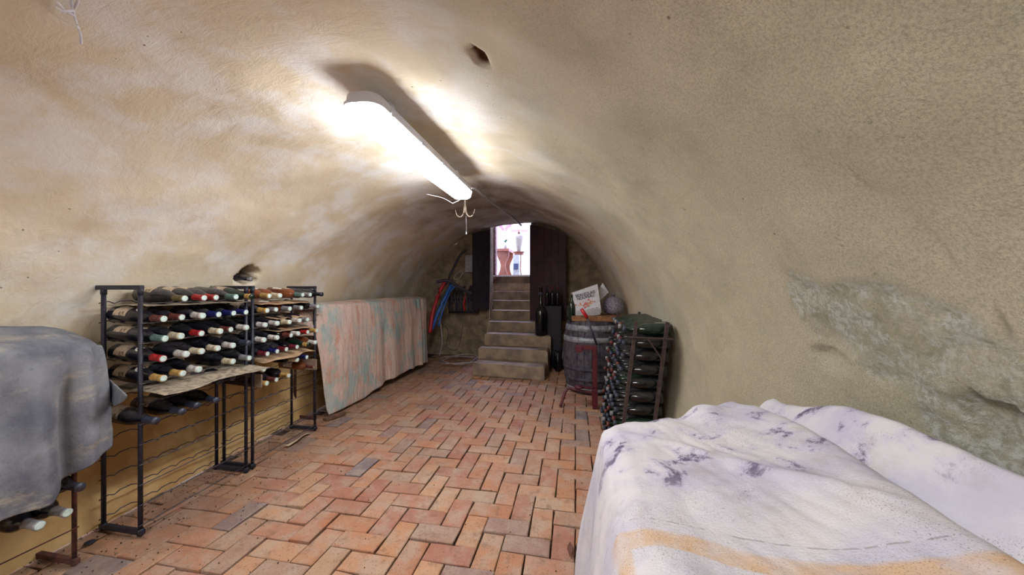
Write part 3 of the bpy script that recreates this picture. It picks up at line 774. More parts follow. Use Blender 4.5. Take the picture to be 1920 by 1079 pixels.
for rn, row in ROWS.items():
    lastY = {1: -9, 2: -9}; idx = {1: 0, 2: 0}
    for (px, py, cap, kd) in row:
        d = ray(px, py)
        yv = 1.6
        for _ in range(8):
            k = cap_x(yv) / d.x; yv = d.y * k
        u = 1 if px < 473 else 2
        if u == 2 and rn == 1 and px == 520: yv -= 0.015
        p = Vector((cap_x(yv) + random.uniform(-0.012, 0.012), yv, EYE + d.z * k))
        if lastY[u] > 0 and yv - lastY[u] < 0.078: yv = lastY[u] + 0.078; p.y = yv
        lastY[u] = yv; idx[u] += 1
        zk = min(LV, key=lambda z: abs(z + 0.018 - p.z)); p.z = zk + 0.020
        shape = {'B': 'burgundy', 'A': 'bordeaux', 'D': 'bordeaux', 'C': 'champagne'}[kd]
        glass = 'amber' if kd == 'A' else ('glass_green' if kd == 'C' else 'glass_black')
        dirn = Vector((1, random.uniform(-0.035, 0.035), -0.072 + random.uniform(-0.01, 0.01))).normalized()
        if kd == 'C': dirn = Vector((1, 0.0, -0.08)).normalized()
        what = {'A': 'amber rose bottle', 'C': 'green sparkling bottle', 'B': 'dark bottle', 'D': 'slim dark bottle'}[kd]
        lb = '%s, %s capsule, %s from left in %s, %s black rack' % (what, cw.get(cap, cap), ORD[idx[u] - 1], RW[rn], ('near', 'far')[u - 1])
        first = (idx[1] <= 2 and u == 1)
        bottle(lb, p - dirn * 0.300, dirn, shape, glass, cap, 'white_label' if kd == 'A' else ('paper_label' if (first or random.random() < 0.45) else None),
               'bottles in the black wire racks', roll=(-PI / 2 + PI + random.uniform(-.3, .3)) if first else random.uniform(PI / 2 - 0.8, PI / 2 + 0.8),
               neck='white_label' if (u == 1 and idx[1] == 1 and rn in (2, 3, 4, 5)) else None)
# bottle lying in the hole of the vault
hc = vault_hit(468, 522)
dh_ = Vector((0.95, 0.28, -0.10)).normalized()
bottle('dark bottle lying in the broken hole above the racks', vault_hit(471, 524) + Vector((-0.015, 0, 0)) - dh_ * 0.30, dh_, 'burgundy', 'glass_black', 'grey', short=True)
# three bottles in the rusty rack under the grey cloth
for px, py, lb in ((151, 915, 'dusty bottle end poking out highest below the grey cloth'), (126, 963, 'dusty clear bottle neck beside the rusty post under grey cloth'), (74, 987, 'dusty clear bottle neck lowest under the grey cloth')):
    d = ray(px, py); k = -2.03 / d.x; p = Vector((0, 0, EYE)) + d * k
    dr = Vector((1, 0.05, -0.05)).normalized()
    bottle(lb, p - dr * 0.300, dr, 'bordeaux', 'glass_black', 'grey' if px < 140 else 'slate', None, 'bottles under the grey cloth')

# packing paper between the layers
def sheet(label, y0, y1, x0, x1, z, mat, sag=0.02, seed=0, thick=0.002, cut=0.03, group=None, drop=0.0):
    nu, nv = 40, 24; vs = []; fs = []
    for j in range(nv + 1):
        for i in range(nu + 1):
            u, v = i / nu, j / nv
            y = y0 + (y1 - y0) * u; xf = x1 + cut * noise.noise(Vector((u * 3, seed, 0))) * 2
            x = x0 + (xf - x0) * v
            zz = z + 0.008 * noise.noise(Vector((u * 4, v * 3, seed))) - sag * smoothstep(0.55, 1, v) * (0.4 + 0.8 * noise.noise(Vector((u * 2.5, 3, seed))) ** 2 + drop * u)
            vs.append((x, y, zz))
    for j in range(nv):
        for i in range(nu): a = j * (nu + 1) + i; fs.append((a, a + 1, a + nu + 2, a + nu + 1))
    o = pyd('packing_paper', vs, fs, mat); md = o.modifiers.new('s', 'SOLIDIFY'); md.thickness = thick
    return tag(o, label, 'paper', group)
sheet('wide grimy paper sheet under the lowest white capsules, near rack', 1.345, 1.93, -2.32, -1.945, LV[7] - 0.040, M['newsprint'], 0.035, 1, drop=-0.2)
sheet('brown paper sheet sagging under the wine-red capsules, far rack', 1.99, 2.46, -2.34, -2.05, LV[7] - 0.024, M['sheet'], 0.045, 2, cut=0.04)
sheet('brown paper sheet in the far rack below its second row', 2.14, 2.42, -2.34, -2.10, LV[9] + 0.056, M['sheet'], 0.03, 3, cut=0.02)
sheet('brown paper sheet under the third row, far rack', 2.14, 2.46, -2.34, -2.085, LV[8] + 0.060, M['sheet'], 0.02, 4, cut=0.02)
sheet('brown paper sheet under the top row, far rack', 2.0, 2.46, -2.33, -2.085, LV[10] + 0.066, M['sheet'], 0.02, 5, cut=0.02)
sheet('pale paper sheet under the top row, near rack', 1.35, 1.9, -2.31, -2.06, LV[11] - 0.012, M['newsprint'], 0.01, 6)
# corrugated sleeve in the lower far rack
t = thing('corrugated_card', 'open corrugated cardboard sleeve around the bottom row, far rack', 'cardboard', (-2.2, 2.22, LV[5]))
for s, yy in ((0, -0.25), (1, 0.245)):
    bm = bmesh.new(); pts = []
    for k in range(21): pts.append((0.155, yy + (0.004 if k % 2 else 0), 0.0 + 0.085 * k / 20))
    prism(bm, pts + [(0.155, yy - 0.008, 0.085), (0.155, yy - 0.008, 0.0)], (-0.25, 0.01, 0)); obj('card_side', bm, M['card_side'], t)
# ------------------------------------------------------------------ dust sheets
def surf(name, fn, nu, nv, mat, label, cat='cloth', thick=0.004):
    vs = [fn(i / nu, j / nv) for j in range(nv + 1) for i in range(nu + 1)]
    fs = [(j * (nu + 1) + i, j * (nu + 1) + i + 1, (j + 1) * (nu + 1) + i + 1, (j + 1) * (nu + 1) + i) for j in range(nv) for i in range(nu)]
    o = pyd(name, vs, fs, mat); md = o.modifiers.new('s', 'SOLIDIFY'); md.thickness = thick; md.offset = 1
    return tag(o, label, cat)
def rim_path(pts, n):
    """resample a polyline by arc length"""
    P_ = catmull(pts, 8); ds = [0]
    for a, b_ in zip(P_, P_[1:]): ds.append(ds[-1] + (b_ - a).length)
    tot = ds[-1]
    def f(u):
        s = u * tot
        for k in range(len(ds) - 1):
            if ds[k + 1] >= s or k == len(ds) - 2:
                t = (s - ds[k]) / max(1e-6, ds[k + 1] - ds[k]); p = P_[k].lerp(P_[k + 1], min(1, max(0, t))); dr = (P_[k + 1] - P_[k]).normalized()
                return p, dr, s
    return f, tot
# --- white sheet over the pile at right (nearest thing in the picture)
def wz(x, y):
    z = 0.790 + 0.02 * smoothstep(0.0, 0.66, x) - 0.035 * smoothstep(1.0, 1.3, y)
    d = x - 0.525 - 0.012 * math.sin(y * 9)
    z += 0.058 * (math.exp(-(math.sqrt(d * d + 0.0009) - 0.03) / 0.12) if d < 0 else math.exp(-(d / 0.034) ** 2)) * (0.75 + 0.25 * smoothstep(1.3, 0.9, y))
    z += 0.092 * math.exp(-((x - 0.675) / 0.045) ** 2) * (1 - 0.55 * smoothstep(0.9, 1.3, y))
    d2 = (x - 0.30) * 0.75 + (y - 0.86) * 0.66
    z += 0.016 * math.exp(-abs(d2) / 0.02) * smoothstep(0.2, 0.3, x) * smoothstep(0.52, 0.44, x)
    d3 = (x - 0.20) * 0.5 + (y - 0.95) * 0.86
    z += 0.008 * math.exp(-abs(d3) / 0.012) * smoothstep(0.36, 0.2, x)
    z += 0.022 * math.exp(-((x - 0.40) / 0.05) ** 2 - ((y - 1.16) / 0.07) ** 2) - 0.02 * math.exp(-((x - 0.33) / 0.035) ** 2 - ((y - 1.15) / 0.08) ** 2)
    z += 0.012 * noise.noise(Vector((x * 7, y * 5, 2))) + 0.007 * noise.noise(Vector((x * 15, y * 11, 5))) + 0.004 * abs(noise.noise(Vector((x * 30 + y * 12, y * 9, 9))))
    return z
def yfar(x): return 1.07 + 0.43 * max(0, x - 0.05) + 0.015 * math.sin(x * 14)
rimw, totw = rim_path([(0.07, -0.5, 0), (0.075, 0.2, 0), (0.078, 0.7, 0), (0.080, 0.95, 0), (0.083, 1.055, 0), (0.105, 1.085, 0), (0.16, 1.11, 0), (0.3, 1.18, 0), (0.5, 1.27, 0), (0.645, 1.335, 0)], 0)
def fw(u, v):
    p, dr, s = rimw(u)
    out = Vector((-dr.y, dr.x, 0))
    inner = Vector((0.70 - 0.02 * smoothstep(0.8, 1.3, p.y), min(p.y, 1.34) if p.x < 0.1 else 1.0 + 0.34 * smoothstep(0.1, 0.64, p.x), 0))
    if v < 0.62:
        f = v / 0.62; q = inner.lerp(Vector((p.x, p.y, 0)), f)
        z = wz(q.x, q.y); ed = smoothstep(0.90, 1.0, f); z -= 0.022 * ed * ed
        z += 0.05 * smoothstep(0.07, 0.0, f) * 0 
        return Vector((q.x, q.y, z))
    f = (v - 0.62) / 0.38
    zt = wz(p.x, p.y) - 0.022
    drop = 0.62 + 0.05 * math.sin(s * 5)
    fold = (0.018 * math.sin(s * 21 + 2 * noise.noise(Vector((s * 3, 0, 0)))) + 0.022 * noise.noise(Vector((s * 6, f * 1.5, 4)))) * smoothstep(0.05, 0.6, f)
    o_ = 0.012 * (1 - math.exp(-f * 14)) + 0.085 * f + fold
    q = p + out * o_
    return Vector((q.x, q.y, zt - drop * f - 0.008 * (1 - math.exp(-f * 25))))
surf('dust_sheet', fw, 220, 170, M['cloth_white'], 'stained white cloth with an orange stripe over the pile at lower right')
# what carries it: a low crate stack
t = thing('crate_stack', 'wooden crates hidden beneath the stained white cloth', 'crate', (0.36, 0.3, 0))
for k in range(3): B('crate', (0.0, -0.36 + 0.45 * k, 0.35), (0.46, 0.42, 0.70), M['crate'], t, bev=0.004)
# --- grey sheet at left
rimg, totg = rim_path([(-2.02, 0.2, 0.98), (-2.02, 0.7, 0.975), (-2.02, 1.0, 0.965), (-2.035, 1.13, 0.955), (-2.10, 1.20, 0.95), (-2.20, 1.215, 0.96), (-2.31, 1.20, 0.985)], 0)
def fg(u, v):
    p, dr, s = rimg(u)
    out = Vector((dr.y, -dr.x, 0))
    inner = Vector((-2.33, min(p.y, 1.12), 1.06 - 0.03 * smoothstep(0.85, 1.15, p.y)))
    if v < 0.4:
        f = v / 0.4; q = inner.lerp(p, f)
        q.z += 0.015 * math.sin(f * PI) + 0.012 * noise.noise(Vector((q.x * 9, q.y * 8, 1))) * math.sin(f * PI) - 0.012 * smoothstep(0.85, 1, f)
        return q
    f = (v - 0.4) / 0.6
    endf = smoothstep(0.62, 0.80, u)            # towards the far end of the rack
    drop = 0.64 - 0.06 * smoothstep(0.3, 0.62, u) - 0.12 * endf
    fold = (0.026 * math.sin(s * 26 + 3 * noise.noise(Vector((s * 4, 0, 0)))) + 0.02 * noise.noise(Vector((s * 8, f * 2, 4)))) * smoothstep(0.03, 0.5, f)
    fold -= 0.075 * math.exp(-((u - 0.70) / 0.022) ** 2) * smoothstep(0.05, 0.4, f)
    fold *= (1 - 0.75 * endf)
    fold += endf * (0.008 * math.sin(s * 70) - 0.012 * f) + 0.012 * noise.noise(Vector((s * 14, f * 7, 8))) * smoothstep(.4, 1, f)
    o_ = 0.012 * (1 - math.exp(-f * 12)) + 0.025 * f + fold
    q = p + out * o_
    q.z = p.z - 0.012 - drop * f + 0.03 * endf * noise.noise(Vector((s * 9, 1, 3)))
    return q
surf('dust_sheet', fg, 200, 130, M['cloth_grey'], 'grey dusty cloth draped over the rusty rack at far left')
def ear(u, v):
    a = dep(203, 712, 1.60).lerp(dep(236, 742, 1.50), u); c = dep(204, 752, 1.60).lerp(dep(213, 762, 1.54), u)
    q = a.lerp(c, v); q.x += 0.02 * math.sin(v * PI) * u; return q
grey_sheet = bpy.data.objects['dust_sheet.001']
surf('folded_corner', ear, 10, 8, M['cloth_grey'], 'x', thick=0.004)
ear_ = bpy.data.objects['folded_corner']; ear_.parent = grey_sheet
for k_ in ('label', 'category'): del ear_[k_]
# --- pink and teal sheet
rimp, totp = rim_path([(-2.50, 2.80, 1.03), (-2.40, 2.80, 1.04), (-2.30, 2.83, 1.035), (-2.27, 2.95, 1.035), (-2.26, 3.4, 1.03), (-2.25, 4.0, 1.035), (-2.235, 4.7, 1.04), (-2.24, 4.95, 1.04), (-2.34, 5.0, 1.04)], 0)
def fp(u, v):
    p, dr, s = rimp(u)
    out = Vector((dr.y, -dr.x, 0))
    inner = Vector((-2.50, max(2.86, min(4.95, p.y)), 1.055 + 0.012 * noise.noise(Vector((p.y * 3, 0, 0)))))
    if v < 0.25:
        f = v / 0.25; q = inner.lerp(p, f); q.z += 0.012 * math.sin(f * PI) + 0.02 * noise.noise(Vector((q.x * 4, q.y * 3, 7))) * math.sin(f * PI)
        return q
    f = (v - 0.25) / 0.75
    lowf = smoothstep(0.075, 0.10, u)
    drop = 0.26 + 0.74 * lowf - 0.10 * smoothstep(0.3, 0.5, u) * (1 - smoothstep(0.9, 1, u)) * 0.6
    drop += 0.02 * noise.noise(Vector((s * 6, 2, 2)))
    fold = (0.013 * math.sin(s * 15 + 4 * noise.noise(Vector((s * 1.6, 0, 0)))) + 0.024 * noise.noise(Vector((s * 3.2, f * 0.9, 4)))) * smoothstep(0.0, 0.5, f)
    fold += 0.010 * math.sin(s * 46) * smoothstep(0.74, 0.9, u)
    o_ = 0.015 * (1 - math.exp(-f * 12)) + 0.035 * f + fold
    q = p + out * o_; q.z = p.z - 0.01 - drop * f
    q.y += 0.02 * math.sin(f * 5) * (1 - lowf)
    return q
surf('dust_sheet', fp, 240, 110, M['cloth_pink'], 'pink and teal stained cloth over the long rack by left wall')
bm = bmesh.new(); box(bm, (0, 0, 0), (0.055, 0.20, 0.022), bev=0.002)
pk = flo(628, 781, 0.015)
o = obj('wood_plank', bm, M['plank']); o.location = (pk.x, pk.y, 0.014); o.rotation_euler = (0, 0, -0.30)
tag(o, 'short brown wood plank on the bricks under the pink cloth corner', 'plank')
# torn card on the floor
s0 = flo(560, 826); vs_ = []
def torn(u, v): return Vector((s0.x + (u - 0.5) * 0.04 + 0.01 * math.sin(v * 6), s0.y + (v - 0.5) * 0.24, 0.006 + 0.015 * u * math.sin(v * PI)))
surf('torn_card', torn, 6, 16, M['scrap'], 'pale torn strip of card lying on bricks by the far rack foot', 'card', 0.0015)
lf = flo(1069, 1034)
def lfn(u, v):
    w_ = 0.014 * math.sin(max(0.02, min(0.98, v)) * PI); return Vector((lf.x + (u - .5) * 2 * w_, lf.y + (v - .5) * 0.085, 0.008 + 0.006 * abs(u - .5)))
surf('dry_leaf', lfn, 4, 12, M['dryleaf'], 'brown dry leaf on the bricks beside the white cloth', 'leaf', 0.001)

# ------------------------------------------------------------------ champagne pile at right
def pile_x(z): return 0.655 - 0.12 * (0.95 - z)
LY = 10; NC = 10
dl = ['top layer', 'second layer down', 'third layer down', 'fourth layer down', 'fifth layer down', 'sixth layer down', 'seventh layer down', 'eighth layer down', 'ninth layer down', 'bottom layer']
for k in range(LY):
    z = 0.060 + 0.0945 * (LY - 1 - k)
    for c in range(NC):
        y = 2.545 + 0.0955 * c + (0.0 if k % 2 else 0.012)
        rx = random.uniform(-0.012, 0.012)
        d = Vector((-1, random.uniform(-.02, .02), random.uniform(-0.02, 0.005) - 0.01)).normalized()
        if k == 0: gl = 'glass_green'
        else: gl = 'glass_pile' if random.random() < 0.75 else 'glass_green'
        tt = bottle('dark sparkling bottle, %s, %s back from near end, pile by right wall' % (dl[k], ORD[c]), Vector((pile_x(z) + rx, y, z)), d,
               'champagne', gl, random.choice(['slate', 'grey', 'slate', 'brown', 'slate']), None, 'bottles in the tall pile by the right wall', short=True)
        if k == 0 and c == 0:
            lb = link('label', label_mesh(0.0445, 0.02, 0.10, 0.95, 'white_label'), None, tt)
            tt.rotation_quaternion = d.to_track_quat('Z', 'Y') @ Matrix.Rotation(PI / 2 + 0.75, 3, 'Z').to_quaternion()
            tt['label'] = 'green bottle with a white label, near end of the pile top layer'
# frame of brown angle iron
t = thing('bottle_frame', 'brown angle iron frame holding the bottle pile by right wall', 'frame', (0.5, 2.5, 0))
def fr_pt(xt, y, z): return (xt - 0.12 * (0.95 - z) - 0.5, y - 2.5, z)
for yy in (2.47, 3.50):
    for xt in (0.40, 0.60):
        bm = bmesh.new(); a = Vector(fr_pt(xt, yy, 0.0)); c = Vector(fr_pt(xt, yy, 0.965))
        prism(bm, [a, a + Vector((0.022, 0, 0)), a + Vector((0.022, 0.004, 0)), a + Vector((0.004, 0.004, 0)), a + Vector((0.004, 0.022, 0)), a + Vector((0, 0.022, 0))], c - a)
        obj('post', bm, M['rust_dark'], t)
    bm = bmesh.new(); tube(bm, [fr_pt(0.375, yy - 0.006, 0.86), fr_pt(0.655, yy - 0.006, 0.855)], 0.008, 6); obj('crossbar', bm, M['rust_dark'], t)
bm = bmesh.new(); tube(bm, [fr_pt(0.49, 2.462, 0.86), fr_pt(0.60, 2.462, 0.72)], 0.006, 6); obj('brace', bm, M['rust_dark'], t)
for xt in (0.40, 0.60):
    bm = bmesh.new(); tube(bm, [fr_pt(xt, 2.47, 0.01), fr_pt(xt, 3.5, 0.01)], 0.007, 6); obj('floor_rail', bm, M['rust_dark'], t)

# ------------------------------------------------------------------ barrel
BX, BY = 0.185, 4.20
t = thing('barrel', 'weathered grey oak barrel standing upright beside the bottle pile', 'barrel', (BX, BY, 0.02)); HB = 0.80
def br(z): return 0.268 + 0.058 * (1 - ((z - HB / 2) / (HB / 2)) ** 2)
NS = 24
for k in range(NS):
    a0 = 2 * PI * k / NS + 0.008; a1 = 2 * PI * (k + 1) / NS - 0.008; bm = bmesh.new(); ri = []; ro = []
    jt = random.uniform(-0.0015, 0.0015)
    for j in range(11):
        z = HB * j / 10; r = br(z) + jt
        ring = [bm.verts.new((rr * math.cos(a), rr * math.sin(a), z)) for rr, a in ((r, a0), (r + 0.0015, (a0 + a1) / 2), (r, a1), (r - 0.022, a1), (r - 0.022, a0))]
        ri.append(ring)
    for A, C in zip(ri, ri[1:]):
        for q in range(5): bm.faces.new((A[q], A[(q + 1) % 5], C[(q + 1) % 5], C[q]))
    bm.faces.new(ri[0][::-1]); bm.faces.new(ri[-1]); obj('stave', bm, M['stave'], t)
for z0, z1, mt in ((0.012, 0.05, 'hoop'), (0.13, 0.165, 'stave'), (0.25, 0.285, 'stave'), (0.565, 0.625, 'hoop'), (0.69, 0.755, 'hoop')):
    L('hoop', [(br(z0) - 0.004, z0), (br(z0) + 0.006, z0), (br(z1) + 0.006, z1), (br(z1) - 0.004, z1)], M[mt], t, 48)
L('barrel_head', [(0.20, HB - 0.05), (0.255, HB - 0.05), (0.255, HB - 0.03), (0.02, HB - 0.03)], M['stave'], t, 40)
ZT = 0.82
b_ = B('wooden_board', (BX + 0.06, BY - 0.02, ZT + 0.03), (0.56, 0.40, 0.06), M['crate'], bev=0.006); tag(b_, 'thick orange-brown wooden board lying on the barrel', 'board')
zt = ZT + 0.06
# wine carton with its printed front
t = thing('wine_carton', 'white printed BEAUJOLAIS NOUVEAU wine carton tilted on the barrel', 'box', (BX - 0.035, BY - 0.14, zt + 0.012)); t.rotation_euler = (0.0, math.radians(-8), math.radians(6))
bm = bmesh.new(); prism(bm, [(-0.15, 0, 0), (0.15, 0, 0), (0.15, 0, 0.33), (-0.15, 0, 0.27)], (0, 0.16, 0)); bx_ = obj('carton', bm, M['card_side'], t)
bm = bmesh.new(); prism(bm, [(-0.15, -0.004, 0.0), (0.15, -0.004, 0.0), (0.15, -0.004, 0.33), (-0.15, -0.004, 0.27)], (0, 0.004, 0)); pf = obj('printed_front', bm, M['card'], t)
B('bottom_flap', (0.0, -0.02, 0.02), (0.27, 0.003, 0.09), M['card'], t, rot=Matrix.Rotation(0.5, 3, 'X'))
def text(s, size, loc, rot, mat, parent, shear=0.0, sx=1.0):
    cu = bpy.data.curves.new('t', 'FONT'); cu.body = s; cu.size = size; cu.extrude = 0.0006; cu.align_x = 'CENTER'; cu.space_character = 1.0; cu.shear = shear; cu.offset = size * 0.02
    o = bpy.data.objects.new('t', cu); COL.objects.link(o); bpy.context.view_layer.update()
    me = bpy.data.meshes.new_from_object(o.evaluated_get(bpy.context.evaluated_depsgraph_get())); bpy.data.objects.remove(o)
    me.materials.clear(); me.materials.append(mat); o = link('lettering', me, None, parent); o.location = loc; o.rotation_euler = rot; o.scale = (sx, 1, 1)
    return o
text('BEAUJOLAIS', 0.046, (0, -0.0065, 0.222), (PI / 2, -0.10, 0), M['ink'], pf, 0.0, 0.92)
text('NOUVEAU', 0.046, (0.0, -0.0065, 0.185), (PI / 2, -0.10, 0), M['ink'], pf, 0.0, 0.92)
for nm, mt, n_ in (('print', 'ink_pink', 16), ('print', 'ink_orange', 12), ('print', 'ink_green', 5)):
    bm = bmesh.new(); rr_ = random.Random(nm + mt)
    for k in range(n_):
        cx, cz = rr_.gauss(0.0, 0.04), 0.12 + rr_.gauss(0, 0.02); r = rr_.uniform(0.006, 0.013)
        if mt == 'ink_green': cx, cz, r = rr_.uniform(-0.06, 0.06), rr_.uniform(0.035, 0.15), 0.006
        prism(bm, [(cx + r * math.cos(a * PI / 4), -0.0048 - 0.0001 * k, cz + r * math.sin(a * PI / 4)) for a in range(8)], (0, 0.0004, 0))
    obj('flower_print', bm, M[mt], pf)
bm = bmesh.new()
for k in range(5): prism(bm, [(-0.11 + 0.05 * k, -0.0048, 0.045 + 0.003 * k), (-0.075 + 0.05 * k, -0.0048, 0.047 + 0.003 * k), (-0.075 + 0.05 * k, -0.0048, 0.057 + 0.003 * k), (-0.11 + 0.05 * k, -0.0048, 0.055 + 0.003 * k)], (0, 0.0004, 0))
obj('small_print', bm, M['ink_grey'], pf)
# card flap behind
def wp(px, py, d): return dep(px, py, d)
bm = bmesh.new(); P4 = [wp(1122, 546, 4.12), wp(1130, 531, 4.12), wp(1141, 549, 4.12), wp(1130, 560, 4.12), wp(1122, 566, 4.12)]
prism(bm, P4, (0, 0.015, 0)); o = obj('folded_card', bm, M['card']); tag(o, 'tilted white folded card behind the wine carton', 'card')
# bubble wrapped demijohn
bp = wp(1150, 572, 4.15)
L_ = thing('wrapped_demijohn', 'round jar in bubble wrap on the barrel right of carton', 'jar', (bp.x, bp.y, zt))
L('bubble_wrap', [(0.06, 0.0), (0.105, 0.02), (0.125, 0.07), (0.122, 0.13), (0.10, 0.18), (0.06, 0.205), (0.03, 0.21)], M['bubble'], L_, 28)
o = L('jar_neck', [(0.02, 0.18), (0.02, 0.235), (0.024, 0.235), (0.024, 0.245)], M['bubble'], L_, 12)
gp = wp(1072, 600, 3.98)
bottle('slim green glass bottle standing on barrel left of carton', Vector((gp.x, gp.y, ZT - 0.0)), (0, 0, 1), 'burgundy', 'glass_green', None)
B('red_pot', (0, 0, 0), (0.01, 0.01, 0.01), M['red_plastic']).location = (0, 0, -5)
bpy.data.objects.remove(bpy.data.objects['red_pot'])

# ------------------------------------------------------------------ dark red corking stand
cp = flo(1115, 768); t = thing('corking_stand', 'dark red iron corking stand with long lever before the barrel', 'bottle corker', (cp.x, cp.y, 0))
d_ = 3.40
def loc(px, py, d=d_): return dep(px, py, d) - Vector((cp.x, cp.y, 0))
ptop = loc(1115, 650)
B('post', (0, 0, ptop.z / 2 + 0.0), (0.042, 0.03, ptop.z), M['red_iron'], t, bev=0.003)
B('foot_socket', (0, 0, 0.12), (0.055, 0.045, 0.16), M['red_iron'], t, bev=0.004)
B('head_arm', (-0.085, 0, ptop.z - 0.02), (0.21, 0.05, 0.045), M['red_iron'], t, bev=0.004)
B('head_jaw', (-0.15, 0, ptop.z - 0.035), (0.06, 0.07, 0.06), M['red_iron'], t, bev=0.006)
lg = [Vector((0, 0.03, 0.155)), Vector((-0.27, 0.06, 0.165)), Vector((-0.335, -0.02, 0.006))]
bm = bmesh.new(); tube(bm, catmull([lg[0], lg[1] * 0.6 + lg[0] * 0.4, lg[1], lg[2]], 4), 0.014, 8); obj('leg', bm, M['red_iron'], t, True)
bm = bmesh.new(); tube(bm, [(0, 0.02, 0.155), (0.02, 0.22, 0.15), (0.02, 0.28, 0.008)], 0.013, 8); obj('leg', bm, M['red_iron'], t, True)
L('bottle_rest', [(0.045, 0.20), (0.05, 0.205), (0.05, 0.22), (0.01, 0.222)], M['red_iron'], t, 16, (-0.15, 0, 0))
B('rest_bracket', (-0.075, 0, 0.208), (0.14, 0.03, 0.015), M['red_iron'], t)
lv = t; h0, h1, h2 = loc(1119, 648), loc(1101, 597), loc(1090, 580)
T('lever', [h0, h1], 0.0105, M['rubber'], t)
T('lever_grip', [h1, h1.lerp(h2, 0.5), h2], [0.016, 0.0175, 0.0165], M['red_plastic'], t, 10)

# ------------------------------------------------------------------ bottles and box right of the stairs
def ontop(name, px, pyb, d): return dep(px, pyb, d)
B_ = B('dark_shelf_box', (-0.335, 5.40, 0.46), (0.26, 0.30, 0.92), M['dark_box'], bev=0.006); tag(B_, 'tall black crate shelf right of the stairs below red door', 'shelf')
for k, x in enumerate((-0.42, -0.34, -0.26)):
    bottle('dark standing bottle, %s from left on the black shelf by stairs' % ORD[k], Vector((x, 5.32 + 0.02 * k, 0.92)), (0, 0, 1), 'bordeaux', 'glass_black', ('black', 'wine', 'wine')[k], 'white_label' if k else None, 'bottles on the black shelf', roll=-PI / 2)
B_ = B('junction_box', (-0.09, 5.845, 0.80), (0.15, 0.07, 0.19), M['grey_box'], bev=0.008); tag(B_, 'grey junction box on end wall behind the carton barrel', 'electrical box')
tm = thing('glass_carboy', 'tall dark carboy bottle standing on the steps right edge', 'bottle', (-0.50, 5.16, 0.485)); tm.scale = (0.82, 0.82, 1.0)
L('glass', [(0.09, 0.0), (0.105, 0.01), (0.105, 0.30), (0.10, 0.36), (0.065, 0.42), (0.035, 0.47), (0.032, 0.70), (0.038, 0.71), (0.038, 0.73)], M['glass_black'], tm, 28)
L('collar', [(0.034, 0.60), (0.04, 0.605), (0.04, 0.64), (0.034, 0.645)], M['cap_slate'], tm, 18)
for k, (x, y) in enumerate(((-0.27, 5.14), (-0.18, 5.16), (-0.24, 5.03))):
    bottle('dark bottle on the floor right of stairs, %s from left' % ORD[(0, 2, 1)[k]], Vector((x, y, 0.0)), (0, 0, 1), 'champagne', 'glass_black', 'slate', None, 'bottles on the floor by the stairs', short=True)
# ------------------------------------------------------------------ left back corner
bx2 = dep(876, 493, 5.75)
t = thing('meter_box', 'white electric meter box high on wall left of stairs', 'electrical box', (bx2.x, 5.84, bx2.z))
B('case', (0, -0.01, 0), (0.24, 0.10, 0.30), M['grey_box'], t, bev=0.015); B('cover', (0, -0.065, 0.0), (0.19, 0.02, 0.22), M['grey_box'], t, bev=0.006)
rk = dep(855, 590, 5.6)
t = thing('hose_rack', 'iron wall rack hung with dark hoses left of stairs', 'rack', (rk.x, 5.78, rk.z))
T('rail', [(-0.28, -0.02, 0), (0.26, -0.02, 0)], 0.014, M['iron'], t); T('rail', [(-0.26, -0.02, 0.22), (0.24, -0.02, 0.22)], 0.01, M['iron'], t)
for x in (-0.27, 0.25): T('upright', [(x, -0.0, -0.02), (x, -0.0, 0.5)], 0.011, M['iron'], t)
rr_ = random.Random(5)
for k in range(9):
    x = -0.24 + 0.055 * k; c = rr_.choice(['rubber', 'rubber', 'rust', 'red_tube', 'rubber'])
    pts = catmull([(x, -0.05, 0.02), (x + rr_.uniform(-.02, .02), -0.07, 0.14), (x + rr_.uniform(-.03, .03), -0.06, 0.30), (x + 0.05, -0.03, 0.42 + rr_.uniform(-.05, .05))], 4)
    o = T('hanging_hose', pts, 0.018, M[c], None, 8); o.location = (rk.x, 5.76, rk.z)
    tag(o, '%s hose hanging on the wall rack, %s from left' % ({'rubber': 'dark', 'rust': 'brown', 'red_tube': 'red'}[c], ORD[k]), 'hose', 'hoses on the wall rack')
def tb(name, label, cat, P_, r, mat):
    o = T(name, catmull([dep(*p) for p in P_], 6), r, mat); return tag(o, label, cat)
tb('red_tube', 'red plastic tube leaning behind the pink cloth', 'tube', [(806, 625, 5.3), (812, 585, 5.35), (824, 550, 5.45), (834, 530, 5.5)], 0.03, M['red_tube'])
tb('blue_tube', 'thicker blue plastic tube beside the red one', 'tube', [(810, 618, 5.42), (820, 590, 5.45), (834, 560, 5.5), (846, 535, 5.6)], 0.028, M['blue_plastic'])
tb('blue_tube', 'thin blue plastic tube curving over to the wall rack', 'tube', [(822, 612, 5.5), (833, 575, 5.55), (846, 545, 5.6), (858, 536, 5.65)], 0.015, M['blue_plastic'])
tb('black_hose', 'black hose running up the vault to the meter box', 'hose', [(822, 545, 5.55), (838, 530, 5.6), (852, 500, 5.65), (864, 478, 5.7), (874, 470, 5.72)], 0.022, M['rubber'])
tb('black_hose', 'black hose bundle crossing above the wall rack', 'hose', [(818, 530, 5.5), (840, 527, 5.55), (862, 540, 5.6), (885, 552, 5.65)], 0.024, M['rubber'])
tb('white_cable', 'white cable looped under the meter box', 'cable', [(866, 508, 5.66), (856, 514, 5.65), (851, 523, 5.65), (860, 524, 5.65), (868, 512, 5.65)], 0.006, M['conduit'])
tb('grey_cable', 'thin grey cable hanging from rack to the floor', 'cable', [(833, 560, 5.6), (826, 600, 5.55), (829, 640, 5.5), (824, 668, 5.5)], 0.006, M['conduit'])
